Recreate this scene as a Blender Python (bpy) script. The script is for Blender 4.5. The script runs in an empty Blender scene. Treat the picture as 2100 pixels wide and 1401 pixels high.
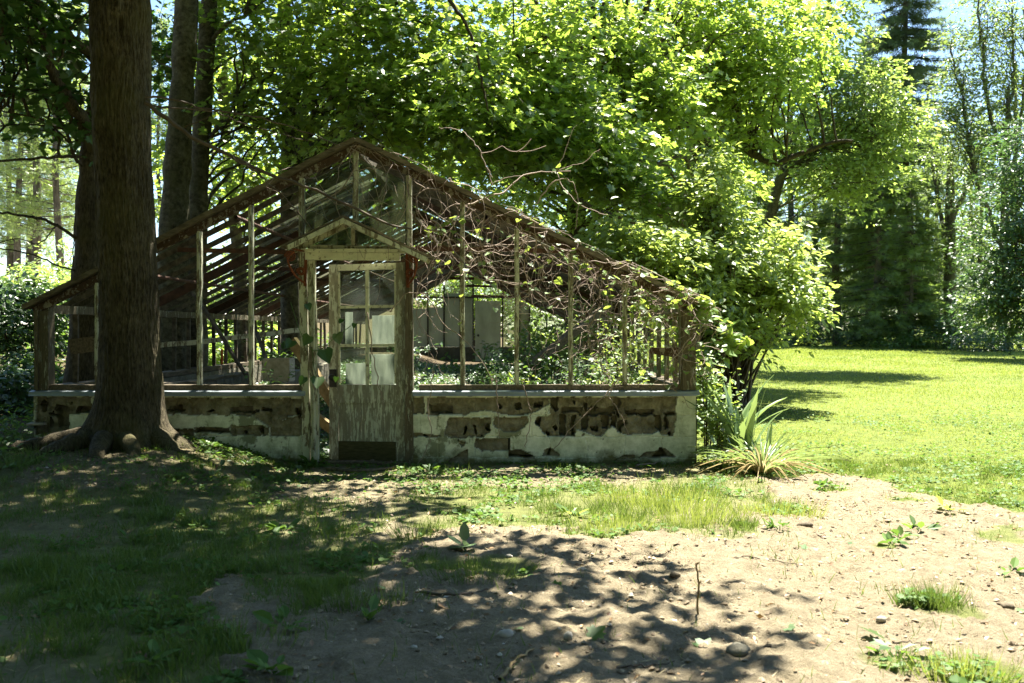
import bpy, math, random
import numpy as np
from mathutils import Vector
random.seed(7)
R = np.random.default_rng(11)
sc = bpy.context.scene
col = sc.collection

# ---------------------------------------------------------------- camera, sky, sun, exposure
F, HY, CZ = 2042.0, 675.0, 1.35          # focal length in photo pixels, horizon row, eye height
cam = bpy.data.objects.new('camera', bpy.data.cameras.new('camera'))
col.objects.link(cam)
cam.location = (0, 0, CZ)
cam.rotation_euler = (math.radians(90) - math.atan((700.5 - HY) / F), 0, 0)
cam.data.sensor_width = 36
cam.data.lens = 36 * F / 2100
cam.data.clip_end = 3000
cam.data.dof.use_dof = True
cam.data.dof.focus_distance = 9.8
cam.data.dof.aperture_fstop = 4.0
sc.camera = cam

SUN = Vector((0.15, 0.37, 0.92)).normalized()
w = bpy.data.worlds.new("World"); sc.world = w; w.use_nodes = True
nt = w.node_tree
sky = nt.nodes.new('ShaderNodeTexSky'); sky.sky_type = 'NISHITA'; sky.sun_disc = False
sky.sun_elevation = math.asin(SUN.z); sky.sun_rotation = math.atan2(SUN.x, SUN.y)
sky.air_density = 1.0; sky.dust_density = 0.2; sky.ozone_density = 3.0
bg = nt.nodes['Background']; bg.inputs['Strength'].default_value = 0.05
nt.links.new(sky.outputs[0], bg.inputs[0])
sl = bpy.data.objects.new('sun', bpy.data.lights.new('sun', 'SUN')); col.objects.link(sl)
sl.data.energy = 5.0; sl.data.angle = math.radians(0.53); sl.data.color = (1.0, 0.95, 0.84)
sl.location = (0, 0, 40)
sl.rotation_euler = (-SUN).to_track_quat('-Z', 'Y').to_euler()
sc.view_settings.view_transform = 'Standard'; sc.view_settings.look = 'None'
sc.view_settings.exposure = 2.6; sc.view_settings.gamma = 1.0
sc.render.engine = 'CYCLES'
sc.cycles.use_denoising = True
sc.cycles.max_bounces = 7; sc.cycles.diffuse_bounces = 2; sc.cycles.glossy_bounces = 2
sc.cycles.transmission_bounces = 4; sc.cycles.transparent_max_bounces = 12
sc.cycles.caustics_reflective = False; sc.cycles.caustics_refractive = False
sc.cycles.sample_clamp_indirect = 4

# ---------------------------------------------------------------- helpers
def P(px, py, Y):
    return np.array(((px - 1050) / F * Y, Y, CZ - (py - HY) / F * Y))
def Gp(px, py):
    d = CZ * F / (py - HY); return ((px - 1050) / F * d, d)
def sm(a, b, x):
    t = np.clip((x - a) / (b - a), 0, 1); return t * t * (3 - 2 * t)
def _h(ix, iy, s):
    n = (ix * 374761393 + iy * 668265263 + s * 974634777) & 0x7fffffff
    n = ((n ^ (n >> 13)) * 1274126177) & 0x7fffffff
    return ((n ^ (n >> 16)) & 0xffff) / 65535.0
def vn(x, y, s=0):
    x = np.asarray(x, float); y = np.asarray(y, float)
    ix = np.floor(x).astype(np.int64); iy = np.floor(y).astype(np.int64)
    fx = x - ix; fy = y - iy
    fx = fx * fx * (3 - 2 * fx); fy = fy * fy * (3 - 2 * fy)
    a = _h(ix, iy, s); b = _h(ix + 1, iy, s); c = _h(ix, iy + 1, s); d = _h(ix + 1, iy + 1, s)
    return a + (b - a) * fx + (c - a) * fy + (a - b - c + d) * fx * fy - 0.5
def fbm(x, y, f, o=4, s=0):
    r = 0; a = 1.0
    for k in range(o):
        r = r + a * vn(np.asarray(x) * f, np.asarray(y) * f, s + k); f *= 2.03; a *= 0.5
    return r
def inpoly(x, y, poly):
    x = np.asarray(x); y = np.asarray(y); r = np.zeros(x.shape, bool); n = len(poly); j = n - 1
    for i in range(n):
        xi, yi = poly[i]; xj, yj = poly[j]
        if yi != yj:
            c = ((yi > y) != (yj > y)) & (x < (xj - xi) * (y - yi) / (yj - yi) + xi)
            r ^= c
        j = i
    return r

def tag(o, label=None, cat=None, group=None, kind=None):
    if label: o['label'] = label
    if cat: o['category'] = cat
    if group: o['group'] = group
    if kind: o['kind'] = kind
    return o
def wloc(o):
    v = Vector((0, 0, 0))
    while o is not None: v = v + o.location; o = o.parent
    return np.array(v)
def thing(name, loc, label, cat, group=None):
    o = bpy.data.objects.new(name, None); col.objects.link(o); o.location = [float(v) for v in loc]
    o.empty_display_size = 0.2
    return tag(o, label, cat, group)
def mesh_from(name, V, loops, starts, m, parent=None, loc=None, smooth=False, attrs=None):
    V = np.asarray(V, dtype=np.float64).reshape(-1, 3)
    off = wloc(parent) if parent is not None else (np.array(loc) if loc is not None else np.zeros(3))
    me = bpy.data.meshes.new(name)
    me.vertices.add(len(V)); me.vertices.foreach_set('co', (V - off).astype(np.float32).ravel())
    me.loops.add(len(loops)); me.loops.foreach_set('vertex_index', np.asarray(loops, dtype=np.int32))
    me.polygons.add(len(starts)); me.polygons.foreach_set('loop_start', np.asarray(starts, dtype=np.int32))
    me.polygons.foreach_set('use_smooth', np.full(len(starts), bool(smooth)))
    if attrs:
        for k, v in attrs.items():
            a = me.attributes.new(k, 'FLOAT', 'POINT'); a.data.foreach_set('value', np.asarray(v, np.float32))
    me.update(calc_edges=True)
    if m: me.materials.append(m)
    o = bpy.data.objects.new(name, me); col.objects.link(o)
    if parent is not None: o.parent = parent
    else: o.location = [float(v) for v in off]
    return o
def copy_tree(o, loc, rotz=0, s=1.0, label=None, group=None):
    c = o.copy(); col.objects.link(c); c.location = [float(v) for v in loc]
    c.rotation_euler = (0, 0, rotz); c.scale = (s, s, s)
    if label: c['label'] = label
    if group: c['group'] = group
    for ch in list(o.children):
        k = ch.copy(); col.objects.link(k); k.parent = c
        for g in list(ch.children):
            q = g.copy(); col.objects.link(q); q.parent = k
    return c

class MB:
    def __init__(s): s.V = []; s.L = []; s.S = []; s.n = 0; s.l = 0
    def add(s, V, faces):
        V = np.asarray(V, float).reshape(-1, 3)
        for f in faces:
            s.S.append(s.l); s.L.extend([i + s.n for i in f]); s.l += len(f)
        s.V.append(V); s.n += len(V)
    def addq(s, V, Q):
        V = np.asarray(V, float).reshape(-1, 3); Q = np.asarray(Q)
        k = Q.shape[1]
        s.S.extend((s.l + np.arange(len(Q)) * k).tolist()); s.L.extend((Q + s.n).ravel().tolist())
        s.l += Q.size; s.V.append(V); s.n += len(V)
    def box(s, c, size, rot=None):
        h = np.array(size, float) / 2
        v = np.array([(x, y, z) for x in (-1, 1) for y in (-1, 1) for z in (-1, 1)], float) * h
        if rot is not None: v = v @ np.array(rot).T
        s.add(v + np.array(c, float), [(0, 1, 3, 2), (4, 6, 7, 5), (0, 4, 5, 1), (2, 3, 7, 6), (0, 2, 6, 4), (1, 5, 7, 3)])
    def bar(s, a, b, wd, dp, up=(0, 0, 1), jit=0.0):
        """rectangular bar from a to b; wd across, dp along 'up'"""
        a = np.array(a, float); b = np.array(b, float); t = b - a; L = np.linalg.norm(t); t = t / L
        u = np.array(up, float); u = u - t * u.dot(t); u /= np.linalg.norm(u); r = np.cross(t, u)
        n = max(1, int(L / 0.25)) if jit else 1
        V = []; Fc = []
        for i in range(n + 1):
            p = a + t * L * i / n
            j = (R.normal(0, jit, 3) if jit and 0 < i < n else 0)
            for (x, y) in ((-1, -1), (1, -1), (1, 1), (-1, 1)):
                V.append(p + j + r * x * wd / 2 + u * y * dp / 2)
        for i in range(n):
            o = i * 4
            for k in range(4): Fc.append((o + k, o + (k + 1) % 4, o + 4 + (k + 1) % 4, o + 4 + k))
        Fc.append((3, 2, 1, 0)); e = n * 4; Fc.append((e, e + 1, e + 2, e + 3))
        s.add(V, Fc)
    def tube(s, pts, rad, sides=6, cap=True):
        p = np.asarray(pts, float); n = len(p)
        rad = np.broadcast_to(np.asarray(rad, float), (n,)) if np.ndim(rad) else np.full(n, float(rad))
        t = np.gradient(p, axis=0); t /= np.linalg.norm(t, axis=1)[:, None] + 1e-9
        u = np.array((1, 0, 0.0)) if abs(t[0, 0]) < 0.8 else np.array((0, 1.0, 0))
        V = []; ang = np.arange(sides) * 2 * math.pi / sides
        for i in range(n):
            u = u - t[i] * u.dot(t[i]); u /= np.linalg.norm(u) + 1e-9
            v = np.cross(t[i], u)
            V.append(p[i] + rad[i] * (np.cos(ang)[:, None] * u + np.sin(ang)[:, None] * v))
        V = np.concatenate(V)
        i, k = np.meshgrid(np.arange(n - 1), np.arange(sides), indexing='ij')
        i = i.ravel() * sides; k = k.ravel(); k2 = (k + 1) % sides
        s.addq(V, np.stack([i + k, i + k2, i + sides + k2, i + sides + k], 1))
    def lathe(s, c, prof, sides=12, axis='z'):
        ang = np.arange(sides) * 2 * math.pi / sides; V = []
        for r, z in prof:
            a = np.stack([r * np.cos(ang), r * np.sin(ang), np.full(sides, z)], 1)
            if axis == 'y': a = a[:, [0, 2, 1]] * np.array([1, -1, 1])
            V.append(a + np.array(c))
        n = len(prof)
        i, k = np.meshgrid(np.arange(n - 1), np.arange(sides), indexing='ij')
        i = i.ravel() * sides; k = k.ravel(); k2 = (k + 1) % sides
        s.addq(np.concatenate(V), np.stack([i + k, i + k2, i + sides + k2, i + sides + k], 1))
    def build(s, name, m, parent=None, loc=None, smooth=False):
        return mesh_from(name, np.concatenate(s.V), s.L, s.S, m, parent, loc, smooth)

def smooth_path(pts, n=24):
    p = np.asarray(pts, float); k = len(p)
    if k < 3: return np.linspace(p[0], p[-1], n)
    t = np.linspace(0, k - 1 - 1e-6, n); i = t.astype(int); f = (t - i)[:, None]
    g = lambda j: p[np.clip(j, 0, k - 1)]
    a, b, c, d = g(i - 1), g(i), g(i + 1), g(i + 2)
    return 0.5 * (2 * b + (c - a) * f + (2 * a - 5 * b + 4 * c - d) * f ** 2 + (3 * b - a - 3 * c + d) * f ** 3)

# ---------------------------------------------------------------- materials
def newmat(name):
    m = bpy.data.materials.new(name); m.use_nodes = True
    return m, m.node_tree.nodes, m.node_tree.links, m.node_tree.nodes['Principled BSDF']
def ramp(N, stops):
    r = N.new('ShaderNodeValToRGB')
    while len(r.color_ramp.elements) < len(stops): r.color_ramp.elements.new(0.5)
    for e, (p, c) in zip(r.color_ramp.elements, stops):
        e.position = p; e.color = (*c, 1) if len(c) == 3 else c
    return r
def noise(N, L, scale, detail=6, stretch=None, rough=0.6, coord='Object'):
    tc = N.new('ShaderNodeTexCoord'); mp = N.new('ShaderNodeMapping')
    if stretch: mp.inputs['Scale'].default_value = stretch
    L.new(tc.outputs[coord], mp.inputs[0])
    n = N.new('ShaderNodeTexNoise'); n.inputs['Scale'].default_value = scale
    n.inputs['Detail'].default_value = detail; n.inputs['Roughness'].default_value = rough
    L.new(mp.outputs[0], n.inputs[0]); return n
def mixc(N, L, fac, a, b):
    m = N.new('ShaderNodeMix'); m.data_type = 'RGBA'
    if hasattr(fac, 'links'): L.new(fac, m.inputs[0])
    else: m.inputs[0].default_value = fac
    for k, v in ((6, a), (7, b)):
        if hasattr(v, 'links'): L.new(v, m.inputs[k])
        else: m.inputs[k].default_value = (*v, 1)
    return m.outputs[2]
def bump(N, L, bsdf, h, strength=0.5, dist=0.02):
    b = N.new('ShaderNodeBump'); b.inputs['Strength'].default_value = strength; b.inputs['Distance'].default_value = dist
    L.new(h, b.inputs['Height']); L.new(b.outputs[0], bsdf.inputs['Normal']); return b
def mat_noise(name, stops, scale=8, stretch=None, rough=0.85, bs=0.5, bd=0.01, bscale=None, spec=0.3):
    m, N, L, b = newmat(name)
    n = noise(N, L, scale, 7, stretch); r = ramp(N, stops); L.new(n.outputs[0], r.inputs[0])
    L.new(r.outputs[0], b.inputs['Base Color']); b.inputs['Roughness'].default_value = rough
    b.inputs['Specular IOR Level'].default_value = spec
    n2 = noise(N, L, bscale or scale * 3, 6, stretch); bump(N, L, b, n2.outputs[0], bs, bd)
    return m
def mat_leaf(name, c1, c2, trans=0.5, tc=None, gloss=0.07, rough=0.4):
    m, N, L, b = newmat(name); N.remove(b)
    g = N.new('ShaderNodeNewGeometry'); r = ramp(N, [(0.0, c1), (1.0, c2)]); L.new(g.outputs['Random Per Island'], r.inputs[0])
    d = N.new('ShaderNodeBsdfDiffuse'); L.new(r.outputs[0], d.inputs[0])
    t = N.new('ShaderNodeBsdfTranslucent')
    tcol = mixc(N, L, 0.6, r.outputs[0], tc or (c2[0] * 2.2, c2[1] * 1.9, c2[2] * 0.9)); L.new(tcol, t.inputs[0])
    mx = N.new('ShaderNodeMixShader'); mx.inputs[0].default_value = trans; L.new(d.outputs[0], mx.inputs[1]); L.new(t.outputs[0], mx.inputs[2])
    gl = N.new('ShaderNodeBsdfGlossy'); gl.inputs['Roughness'].default_value = rough
    m2 = N.new('ShaderNodeMixShader'); m2.inputs[0].default_value = gloss; L.new(mx.outputs[0], m2.inputs[1]); L.new(gl.outputs[0], m2.inputs[2])
    L.new(m2.outputs[0], N['Material Output'].inputs[0]); return m
def mat_peel(name, paint, wood, dark, amount=0.5, stretch=(5, 5, 0.9), scale=2.5, metal=False):
    """flaking paint over weathered wood (or rusty iron)"""
    m, N, L, b = newmat(name)
    n = noise(N, L, scale * 3.2, 9, stretch, 0.72); nf = noise(N, L, 30, 6, (1, 1, 0.35), 0.7)
    wr = ramp(N, [(0.3, dark), (0.62, wood)]); nw = noise(N, L, 14, 8, stretch, 0.7); L.new(nw.outputs[0], wr.inputs[0])
    add = N.new('ShaderNodeMath'); add.operation = 'MULTIPLY_ADD'; add.inputs[1].default_value = 0.55
    L.new(nf.outputs[0], add.inputs[0]); L.new(n.outputs[0], add.inputs[2])
    lo = 0.78 + (0.5 - amount) * 0.5
    fr = ramp(N, [(lo - 0.02, (0, 0, 0)), (lo + 0.02, (1, 1, 1))]); L.new(add.outputs[0], fr.inputs[0])
    nd = noise(N, L, 6, 5); pr = ramp(N, [(0.3, tuple(v * 0.72 for v in paint)), (0.7, paint)]); L.new(nd.outputs[0], pr.inputs[0])
    c = mixc(N, L, fr.outputs[0], wr.outputs[0], pr.outputs[0]); L.new(c, b.inputs['Base Color'])
    b.inputs['Roughness'].default_value = 0.8; b.inputs['Specular IOR Level'].default_value = 0.25
    ad2 = N.new('ShaderNodeMath'); ad2.operation = 'MULTIPLY_ADD'; ad2.inputs[1].default_value = 0.5
    L.new(nw.outputs[0], ad2.inputs[0]); L.new(fr.outputs[0], ad2.inputs[2])
    bump(N, L, b, ad2.outputs[0], 0.6, 0.004); return m
def mat_bark(name, c1, c2, c3, sc_=1.0, stretch=(14, 14, 1.6), bs=0.9, bd=0.02, moss=None):
    m, N, L, b = newmat(name)
    n = noise(N, L, 2.2 * sc_, 8, stretch, 0.65); n2 = noise(N, L, 3, 5)
    r = ramp(N, [(0.33, c1), (0.5, c2), (0.72, c3)]); L.new(n.outputs[0], r.inputs[0])
    r2 = ramp(N, [(0.35, (0.55, 0.55, 0.5)), (0.65, (1, 1, 1))]); L.new(n2.outputs[0], r2.inputs[0])
    mu = N.new('ShaderNodeMix'); mu.data_type = 'RGBA'; mu.blend_type = 'MULTIPLY'; mu.inputs[0].default_value = 1
    L.new(r.outputs[0], mu.inputs[6]); L.new(r2.outputs[0], mu.inputs[7])
    out = mu.outputs[2]
    if moss:
        n3 = noise(N, L, 1.1, 6); r3 = ramp(N, [(0.5, (0, 0, 0)), (0.66, (0.7, 0.7, 0.7))]); L.new(n3.outputs[0], r3.inputs[0])
        out = mixc(N, L, r3.outputs[0], out, moss)
    L.new(out, b.inputs['Base Color']); b.inputs['Roughness'].default_value = 0.9; b.inputs['Specular IOR Level'].default_value = 0.2
    bump(N, L, b, n.outputs[0], bs, bd); return m

M = {}
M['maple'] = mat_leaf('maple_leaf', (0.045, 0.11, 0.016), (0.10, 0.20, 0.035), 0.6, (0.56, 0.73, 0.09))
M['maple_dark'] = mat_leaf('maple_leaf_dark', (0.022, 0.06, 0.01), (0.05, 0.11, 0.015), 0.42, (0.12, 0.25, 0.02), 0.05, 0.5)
M['shrub'] = mat_leaf('shrub_leaf', (0.13, 0.20, 0.045), (0.23, 0.33, 0.08), 0.5, (0.62, 0.74, 0.13), 0.08, 0.5)
M['elder'] = mat_leaf('box_elder_leaf', (0.085, 0.15, 0.03), (0.15, 0.24, 0.055), 0.55, (0.48, 0.62, 0.11))
M['spruce'] = mat_leaf('spruce_needle', (0.065, 0.125, 0.03), (0.14, 0.21, 0.05), 0.45, (0.34, 0.48, 0.07), 0.05, 0.5)
M['cedar'] = mat_leaf('cedar_spray', (0.055, 0.10, 0.04), (0.11, 0.16, 0.06), 0.4, (0.26, 0.36, 0.10), 0.05, 0.5)
M['pine'] = mat_leaf('pine_needle', (0.08, 0.14, 0.03), (0.15, 0.22, 0.05), 0.5, (0.40, 0.52, 0.08), 0.08, 0.5)
M['hard'] = mat_leaf('hardwood_leaf', (0.065, 0.12, 0.03), (0.12, 0.19, 0.05), 0.5, (0.36, 0.48, 0.08), 0.1)
M['thicket'] = mat_leaf('thicket_leaf', (0.025, 0.065, 0.02), (0.065, 0.13, 0.035), 0.4, (0.14, 0.26, 0.05), 0.08)
M['weed'] = mat_leaf('weed_leaf', (0.035, 0.09, 0.012), (0.08, 0.16, 0.03), 0.45, (0.24, 0.40, 0.04), 0.05, 0.5)
M['vineleaf'] = mat_leaf('vine_leaf', (0.08, 0.16, 0.025), (0.15, 0.24, 0.06), 0.5, (0.5, 0.6, 0.08), 0.05, 0.5)
M['grass'] = mat_leaf('grass_blade', (0.04, 0.09, 0.012), (0.10, 0.16, 0.028), 0.4, (0.24, 0.34, 0.045), 0.05)
M['lawn'] = mat_leaf('lawn_blade', (0.15, 0.22, 0.03), (0.28, 0.34, 0.07), 0.45, (0.48, 0.54, 0.09), 0.03, 0.6)
M['lawn2'] = mat_leaf('darker_lawn_blade', (0.09, 0.16, 0.025), (0.17, 0.24, 0.05), 0.45, (0.32, 0.42, 0.07), 0.03, 0.6)
M['clover'] = mat_leaf('clover_leaf', (0.045, 0.11, 0.015), (0.11, 0.19, 0.04), 0.35, (0.2, 0.34, 0.04), 0.025, 0.6)
M['iris'] = mat_leaf('iris_leaf', (0.12, 0.20, 0.07), (0.2, 0.29, 0.11), 0.35, (0.34, 0.44, 0.10), 0.1)
M['straw'] = mat_leaf('dry_leaf_blade', (0.34, 0.26, 0.12), (0.5, 0.42, 0.22), 0.3, (0.5, 0.4, 0.2), 0.04)
M['deadleaf'] = mat_leaf('dead_leaf', (0.12, 0.065, 0.03), (0.3, 0.19, 0.09), 0.2, (0.3, 0.18, 0.06), 0.04)
M['mullein'] = mat_leaf('mullein_leaf', (0.08, 0.13, 0.06), (0.13, 0.19, 0.09), 0.25, (0.25, 0.36, 0.14), 0.03)
M['bark'] = mat_bark('maple_bark', (0.022, 0.016, 0.008), (0.08, 0.065, 0.036), (0.155, 0.13, 0.08), 1.7, (15, 15, 4.0), 1.0, 0.03, (0.075, 0.07, 0.024))
M['bark2'] = mat_bark('grey_bark', (0.04, 0.035, 0.023), (0.11, 0.10, 0.068), (0.20, 0.185, 0.13), 1.2, (6, 6, 6), 0.8, 0.02, (0.07, 0.075, 0.03))
M['barkpine'] = mat_bark('pine_bark', (0.06, 0.048, 0.036), (0.12, 0.10, 0.075), (0.20, 0.17, 0.13), 0.7, (6, 6, 1.5))
M['twig'] = mat_noise('twig', [(0.3, (0.05, 0.036, 0.024)), (0.7, (0.13, 0.10, 0.07))], 5)
M['vine'] = mat_noise('vine_stem', [(0.3, (0.17, 0.125, 0.095)), (0.7, (0.38, 0.30, 0.24))], 4)
M['frame'] = mat_peel('flaking_white_frame', (0.58, 0.58, 0.42), (0.22, 0.19, 0.12), (0.085, 0.068, 0.04), 0.57, (4, 4, 0.8), 1.7)
M['framegrey'] = mat_peel('weathered_grey_frame', (0.36, 0.36, 0.26), (0.135, 0.112, 0.07), (0.05, 0.04, 0.024), 0.34, (5, 5, 0.7), 1.8)
M['doorstile'] = mat_peel('door_stile_paint', (0.60, 0.62, 0.49), (0.30, 0.285, 0.21), (0.17, 0.155, 0.11), 0.47, (4, 4, 0.8), 1.8)
M['doortop'] = mat_peel('door_cream_paint', (0.72, 0.72, 0.54), (0.26, 0.235, 0.16), (0.12, 0.10, 0.06), 0.70, (3, 3, 3))
M['doorpanel'] = mat_peel('door_panel_paint', (0.64, 0.67, 0.55), (0.31, 0.30, 0.23), (0.19, 0.175, 0.13), 0.47, (5, 5, 0.55), 1.7)
M['doorbase'] = mat_noise('door_base_wood', [(0.3, (0.045, 0.042, 0.016)), (0.7, (0.10, 0.09, 0.04))], 6, (1, 8, 10))
M['wood'] = mat_noise('weathered_board', [(0.3, (0.05, 0.04, 0.024)), (0.7, (0.17, 0.135, 0.085))], 5, (9, 1.0, 9))
M['woodx'] = mat_noise('weathered_cap_board', [(0.3, (0.06, 0.048, 0.028)), (0.72, (0.22, 0.18, 0.12))], 6, (1.2, 9, 5))
M['bardark'] = mat_noise('dark_glazing_bar', [(0.35, (0.035, 0.028, 0.02)), (0.75, (0.15, 0.125, 0.085))], 5, (3, 1, 3))
M['rust'] = mat_peel('rusty_red_iron', (0.28, 0.25, 0.19), (0.085, 0.05, 0.03), (0.035, 0.022, 0.014), 0.40, (2, 2, 2))
M['rustplain'] = mat_noise('red_oxide_iron', [(0.3, (0.032, 0.018, 0.012)), (0.7, (0.10, 0.048, 0.03))], 12)
M['bracket'] = mat_noise('orange_rust_bracket', [(0.3, (0.08, 0.022, 0.01)), (0.7, (0.22, 0.065, 0.025))], 18)
M['alu'] = mat_noise('grey_metal_flashing', [(0.3, (0.16, 0.19, 0.21)), (0.7, (0.30, 0.34, 0.36))], 4, (0.6, 4, 4), 0.5, 0.15, 0.004)
M['white'] = mat_noise('white_boards', [(0.3, (0.24, 0.27, 0.21)), (0.7, (0.38, 0.41, 0.34))], 3, (1, 1, 0.4), 0.6, 0.1, 0.004)
M['darkbase'] = mat_noise('dark_masonry', [(0.3, (0.03, 0.03, 0.022)), (0.7, (0.09, 0.085, 0.065))], 6)
M['block'] = mat_noise('grey_block', [(0.3, (0.09, 0.085, 0.06)), (0.7, (0.24, 0.22, 0.16))], 7, None, 0.95, 0.8, 0.02)
M['stone'] = mat_noise('pale_stone', [(0.3, (0.22, 0.2, 0.15)), (0.7, (0.42, 0.39, 0.32))], 14, None, 0.8, 0.4, 0.005)
M['yellowwood'] = mat_noise('fallen_timber', [(0.3, (0.11, 0.075, 0.03)), (0.7, (0.30, 0.22, 0.10))], 6, (2, 2, 2))
M['black'] = mat_noise('dark_metal', [(0.3, (0.012, 0.012, 0.014)), (0.7, (0.035, 0.033, 0.03))], 20, None, 0.45, 0.1)

def mat_glass(name, dirt=0.25, tint=(0.35, 0.38, 0.25)):
    m, N, L, b = newmat(name); N.remove(b)
    t = N.new('ShaderNodeBsdfTransparent'); t.inputs[0].default_value = (0.72, 0.78, 0.70, 1)
    g = N.new('ShaderNodeBsdfGlossy'); g.inputs['Roughness'].default_value = 0.06
    lw = N.new('ShaderNodeFresnel'); lw.inputs[0].default_value = 1.35
    a = N.new('ShaderNodeMixShader'); L.new(lw.outputs[0], a.inputs[0]); L.new(t.outputs[0], a.inputs[1]); L.new(g.outputs[0], a.inputs[2])
    d = N.new('ShaderNodeBsdfDiffuse'); d.inputs[0].default_value = (*tint, 1)
    tl = N.new('ShaderNodeBsdfTranslucent'); tl.inputs[0].default_value = (*tint, 1)
    dd = N.new('ShaderNodeAddShader'); hf = N.new('ShaderNodeMixShader'); hf.inputs[0].default_value = 0.5
    L.new(d.outputs[0], hf.inputs[1]); L.new(tl.outputs[0], hf.inputs[2])
    n = noise(N, L, 4, 7, (1, 1, 0.7), 0.65); r = ramp(N, [(0.25, (dirt * 0.5,) * 3), (0.75, (min(1, dirt * 1.7),) * 3)]); L.new(n.outputs[0], r.inputs[0])
    z = N.new('ShaderNodeMixShader'); L.new(r.outputs[0], z.inputs[0]); L.new(a.outputs[0], z.inputs[1]); L.new(hf.outputs[0], z.inputs[2])
    N.remove(dd)
    L.new(z.outputs[0], N['Material Output'].inputs[0]); return m
M['glass'] = mat_glass('dirty_glass', 0.15, (0.24, 0.27, 0.14))
M['glassclear'] = mat_glass('door_glass', 0.025, (0.4, 0.42, 0.36))
M['glassroof'] = mat_glass('grimy_roof_glass', 0.4, (0.42, 0.40, 0.32))
def mat_sheet():
    m, N, L, b = newmat('limewashed_sheet'); N.remove(b)
    n = noise(N, L, 5, 6, (4, 1, 0.6)); r = ramp(N, [(0.3, (0.5, 0.52, 0.5)), (0.7, (0.8, 0.8, 0.76))]); L.new(n.outputs[0], r.inputs[0])
    d = N.new('ShaderNodeBsdfDiffuse'); t = N.new('ShaderNodeBsdfTranslucent')
    L.new(r.outputs[0], d.inputs[0]); L.new(r.outputs[0], t.inputs[0])
    x = N.new('ShaderNodeMixShader'); x.inputs[0].default_value = 0.6; L.new(d.outputs[0], x.inputs[1]); L.new(t.outputs[0], x.inputs[2])
    L.new(x.outputs[0], N['Material Output'].inputs[0]); return m
M['sheet'] = mat_sheet()

# ---------------------------------------------------------------- leaf and blade scatter
def norm(a): return a / (np.linalg.norm(a, axis=-1, keepdims=True) + 1e-9)
# maple: two halves folded on the midrib (stem at origin, tip at y=1)
_mr = [(0.0, 0.12), (0.16, 0.0), (0.30, 0.10), (0.28, 0.24), (0.56, 0.34), (0.40, 0.46), (0.44, 0.66), (0.20, 0.60), (0.17, 0.78), (0.0, 1.0)]
def tmpl_maple():
    V = [(0, 0.12, 0), (0, 1.0, -0.1)]; fr = [0]; fl = [0]
    for i, (x, y) in enumerate(_mr[1:-1]):
        V.append((x, y, 0.16 * x - 0.1 * y * y)); fr.append(len(V) - 1)
    fr.append(1)
    for i, (x, y) in enumerate(_mr[1:-1]):
        V.append((-x, y, 0.16 * x - 0.1 * y * y)); fl.append(len(V) - 1)
    fl.append(1)
    return np.array(V, float), [fr, fl[::-1]]
T_MAPLE = tmpl_maple()
T_STAR = (np.array([(0, 0, 0), (0.3, 0.1, 0.03), (0.55, 0.4, 0), (0.25, 0.5, 0.02), (0, 1, -0.08), (-0.25, 0.5, 0.02), (-0.55, 0.4, 0), (-0.3, 0.1, 0.03)], float), [[0, 1, 2, 3, 4], [0, 4, 5, 6, 7]])
T_OVAL = (np.array([(0, 0, 0), (0.26, 0.3, 0.06), (0.22, 0.68, 0.04), (0, 1, -0.08), (-0.22, 0.68, 0.04), (-0.26, 0.3, 0.06)], float), [[0, 1, 2, 3], [0, 3, 4, 5]])
T_ROUND = (np.array([(0, 0, 0), (0.42, 0.22, 0.04), (0.42, 0.72, 0.04), (0, 1, 0), (-0.42, 0.72, 0.04), (-0.42, 0.22, 0.04)], float), [[0, 1, 2, 3, 4, 5]])
T_HEART = (np.array([(0, 0.1, 0), (0.3, -0.02, 0.05), (0.5, 0.25, 0.07), (0.36, 0.6, 0.03), (0, 1.05, -0.1), (-0.36, 0.6, 0.03), (-0.5, 0.25, 0.07), (-0.3, -0.02, 0.05)], float), [[0, 1, 2, 3, 4], [0, 4, 5, 6, 7]])
T_QUAD = (np.array([(0, 0, 0), (0.3, 0.45, 0.05), (0, 1, 0), (-0.3, 0.45, 0.05)], float), [[0, 1, 2, 3]])
T_NEED = (np.array([(0, 0, 0), (0.09, 0.35, 0), (0, 1, -0.06), (-0.09, 0.35, 0)], float), [[0, 1, 2, 3]])
T_BLADE = (np.array([(-0.05, 0, 0), (0.05, 0, 0), (0.04, 0.5, 0.08), (-0.04, 0.5, 0.08), (0, 1, 0.3)], float), [[0, 1, 2, 3], [3, 2, 4]])
def scatter(pos, nrm, dr, size, T):
    """arrays -> V, loops, starts of n copies of template T"""
    tv, tf = T; n = len(pos)
    z = norm(nrm); y = norm(dr - z * np.sum(dr * z, 1, keepdims=True)); x = np.cross(y, z)
    s = np.broadcast_to(np.asarray(size, float), (n,))[:, None, None] if np.ndim(size) <= 1 else np.asarray(size)[:, None, :]
    t = tv[None] * s
    V = pos[:, None, :] + t[..., 0:1] * x[:, None] + t[..., 1:2] * y[:, None] + t[..., 2:3] * z[:, None]
    k = len(tv); fl = np.concatenate([np.array(f) for f in tf]); st = np.cumsum([0] + [len(f) for f in tf])[:-1]
    loops = (fl[None] + (np.arange(n) * k)[:, None]).ravel()
    starts = (st[None] + (np.arange(n) * len(fl))[:, None]).ravel()
    return V.reshape(-1, 3), loops, starts
def leaf_mesh(name, pos, nrm, dr, size, T, m, parent=None, loc=None):
    V, l, s = scatter(pos, nrm, dr, size, T)
    return mesh_from(name, V, l, s, m, parent, loc)

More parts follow.
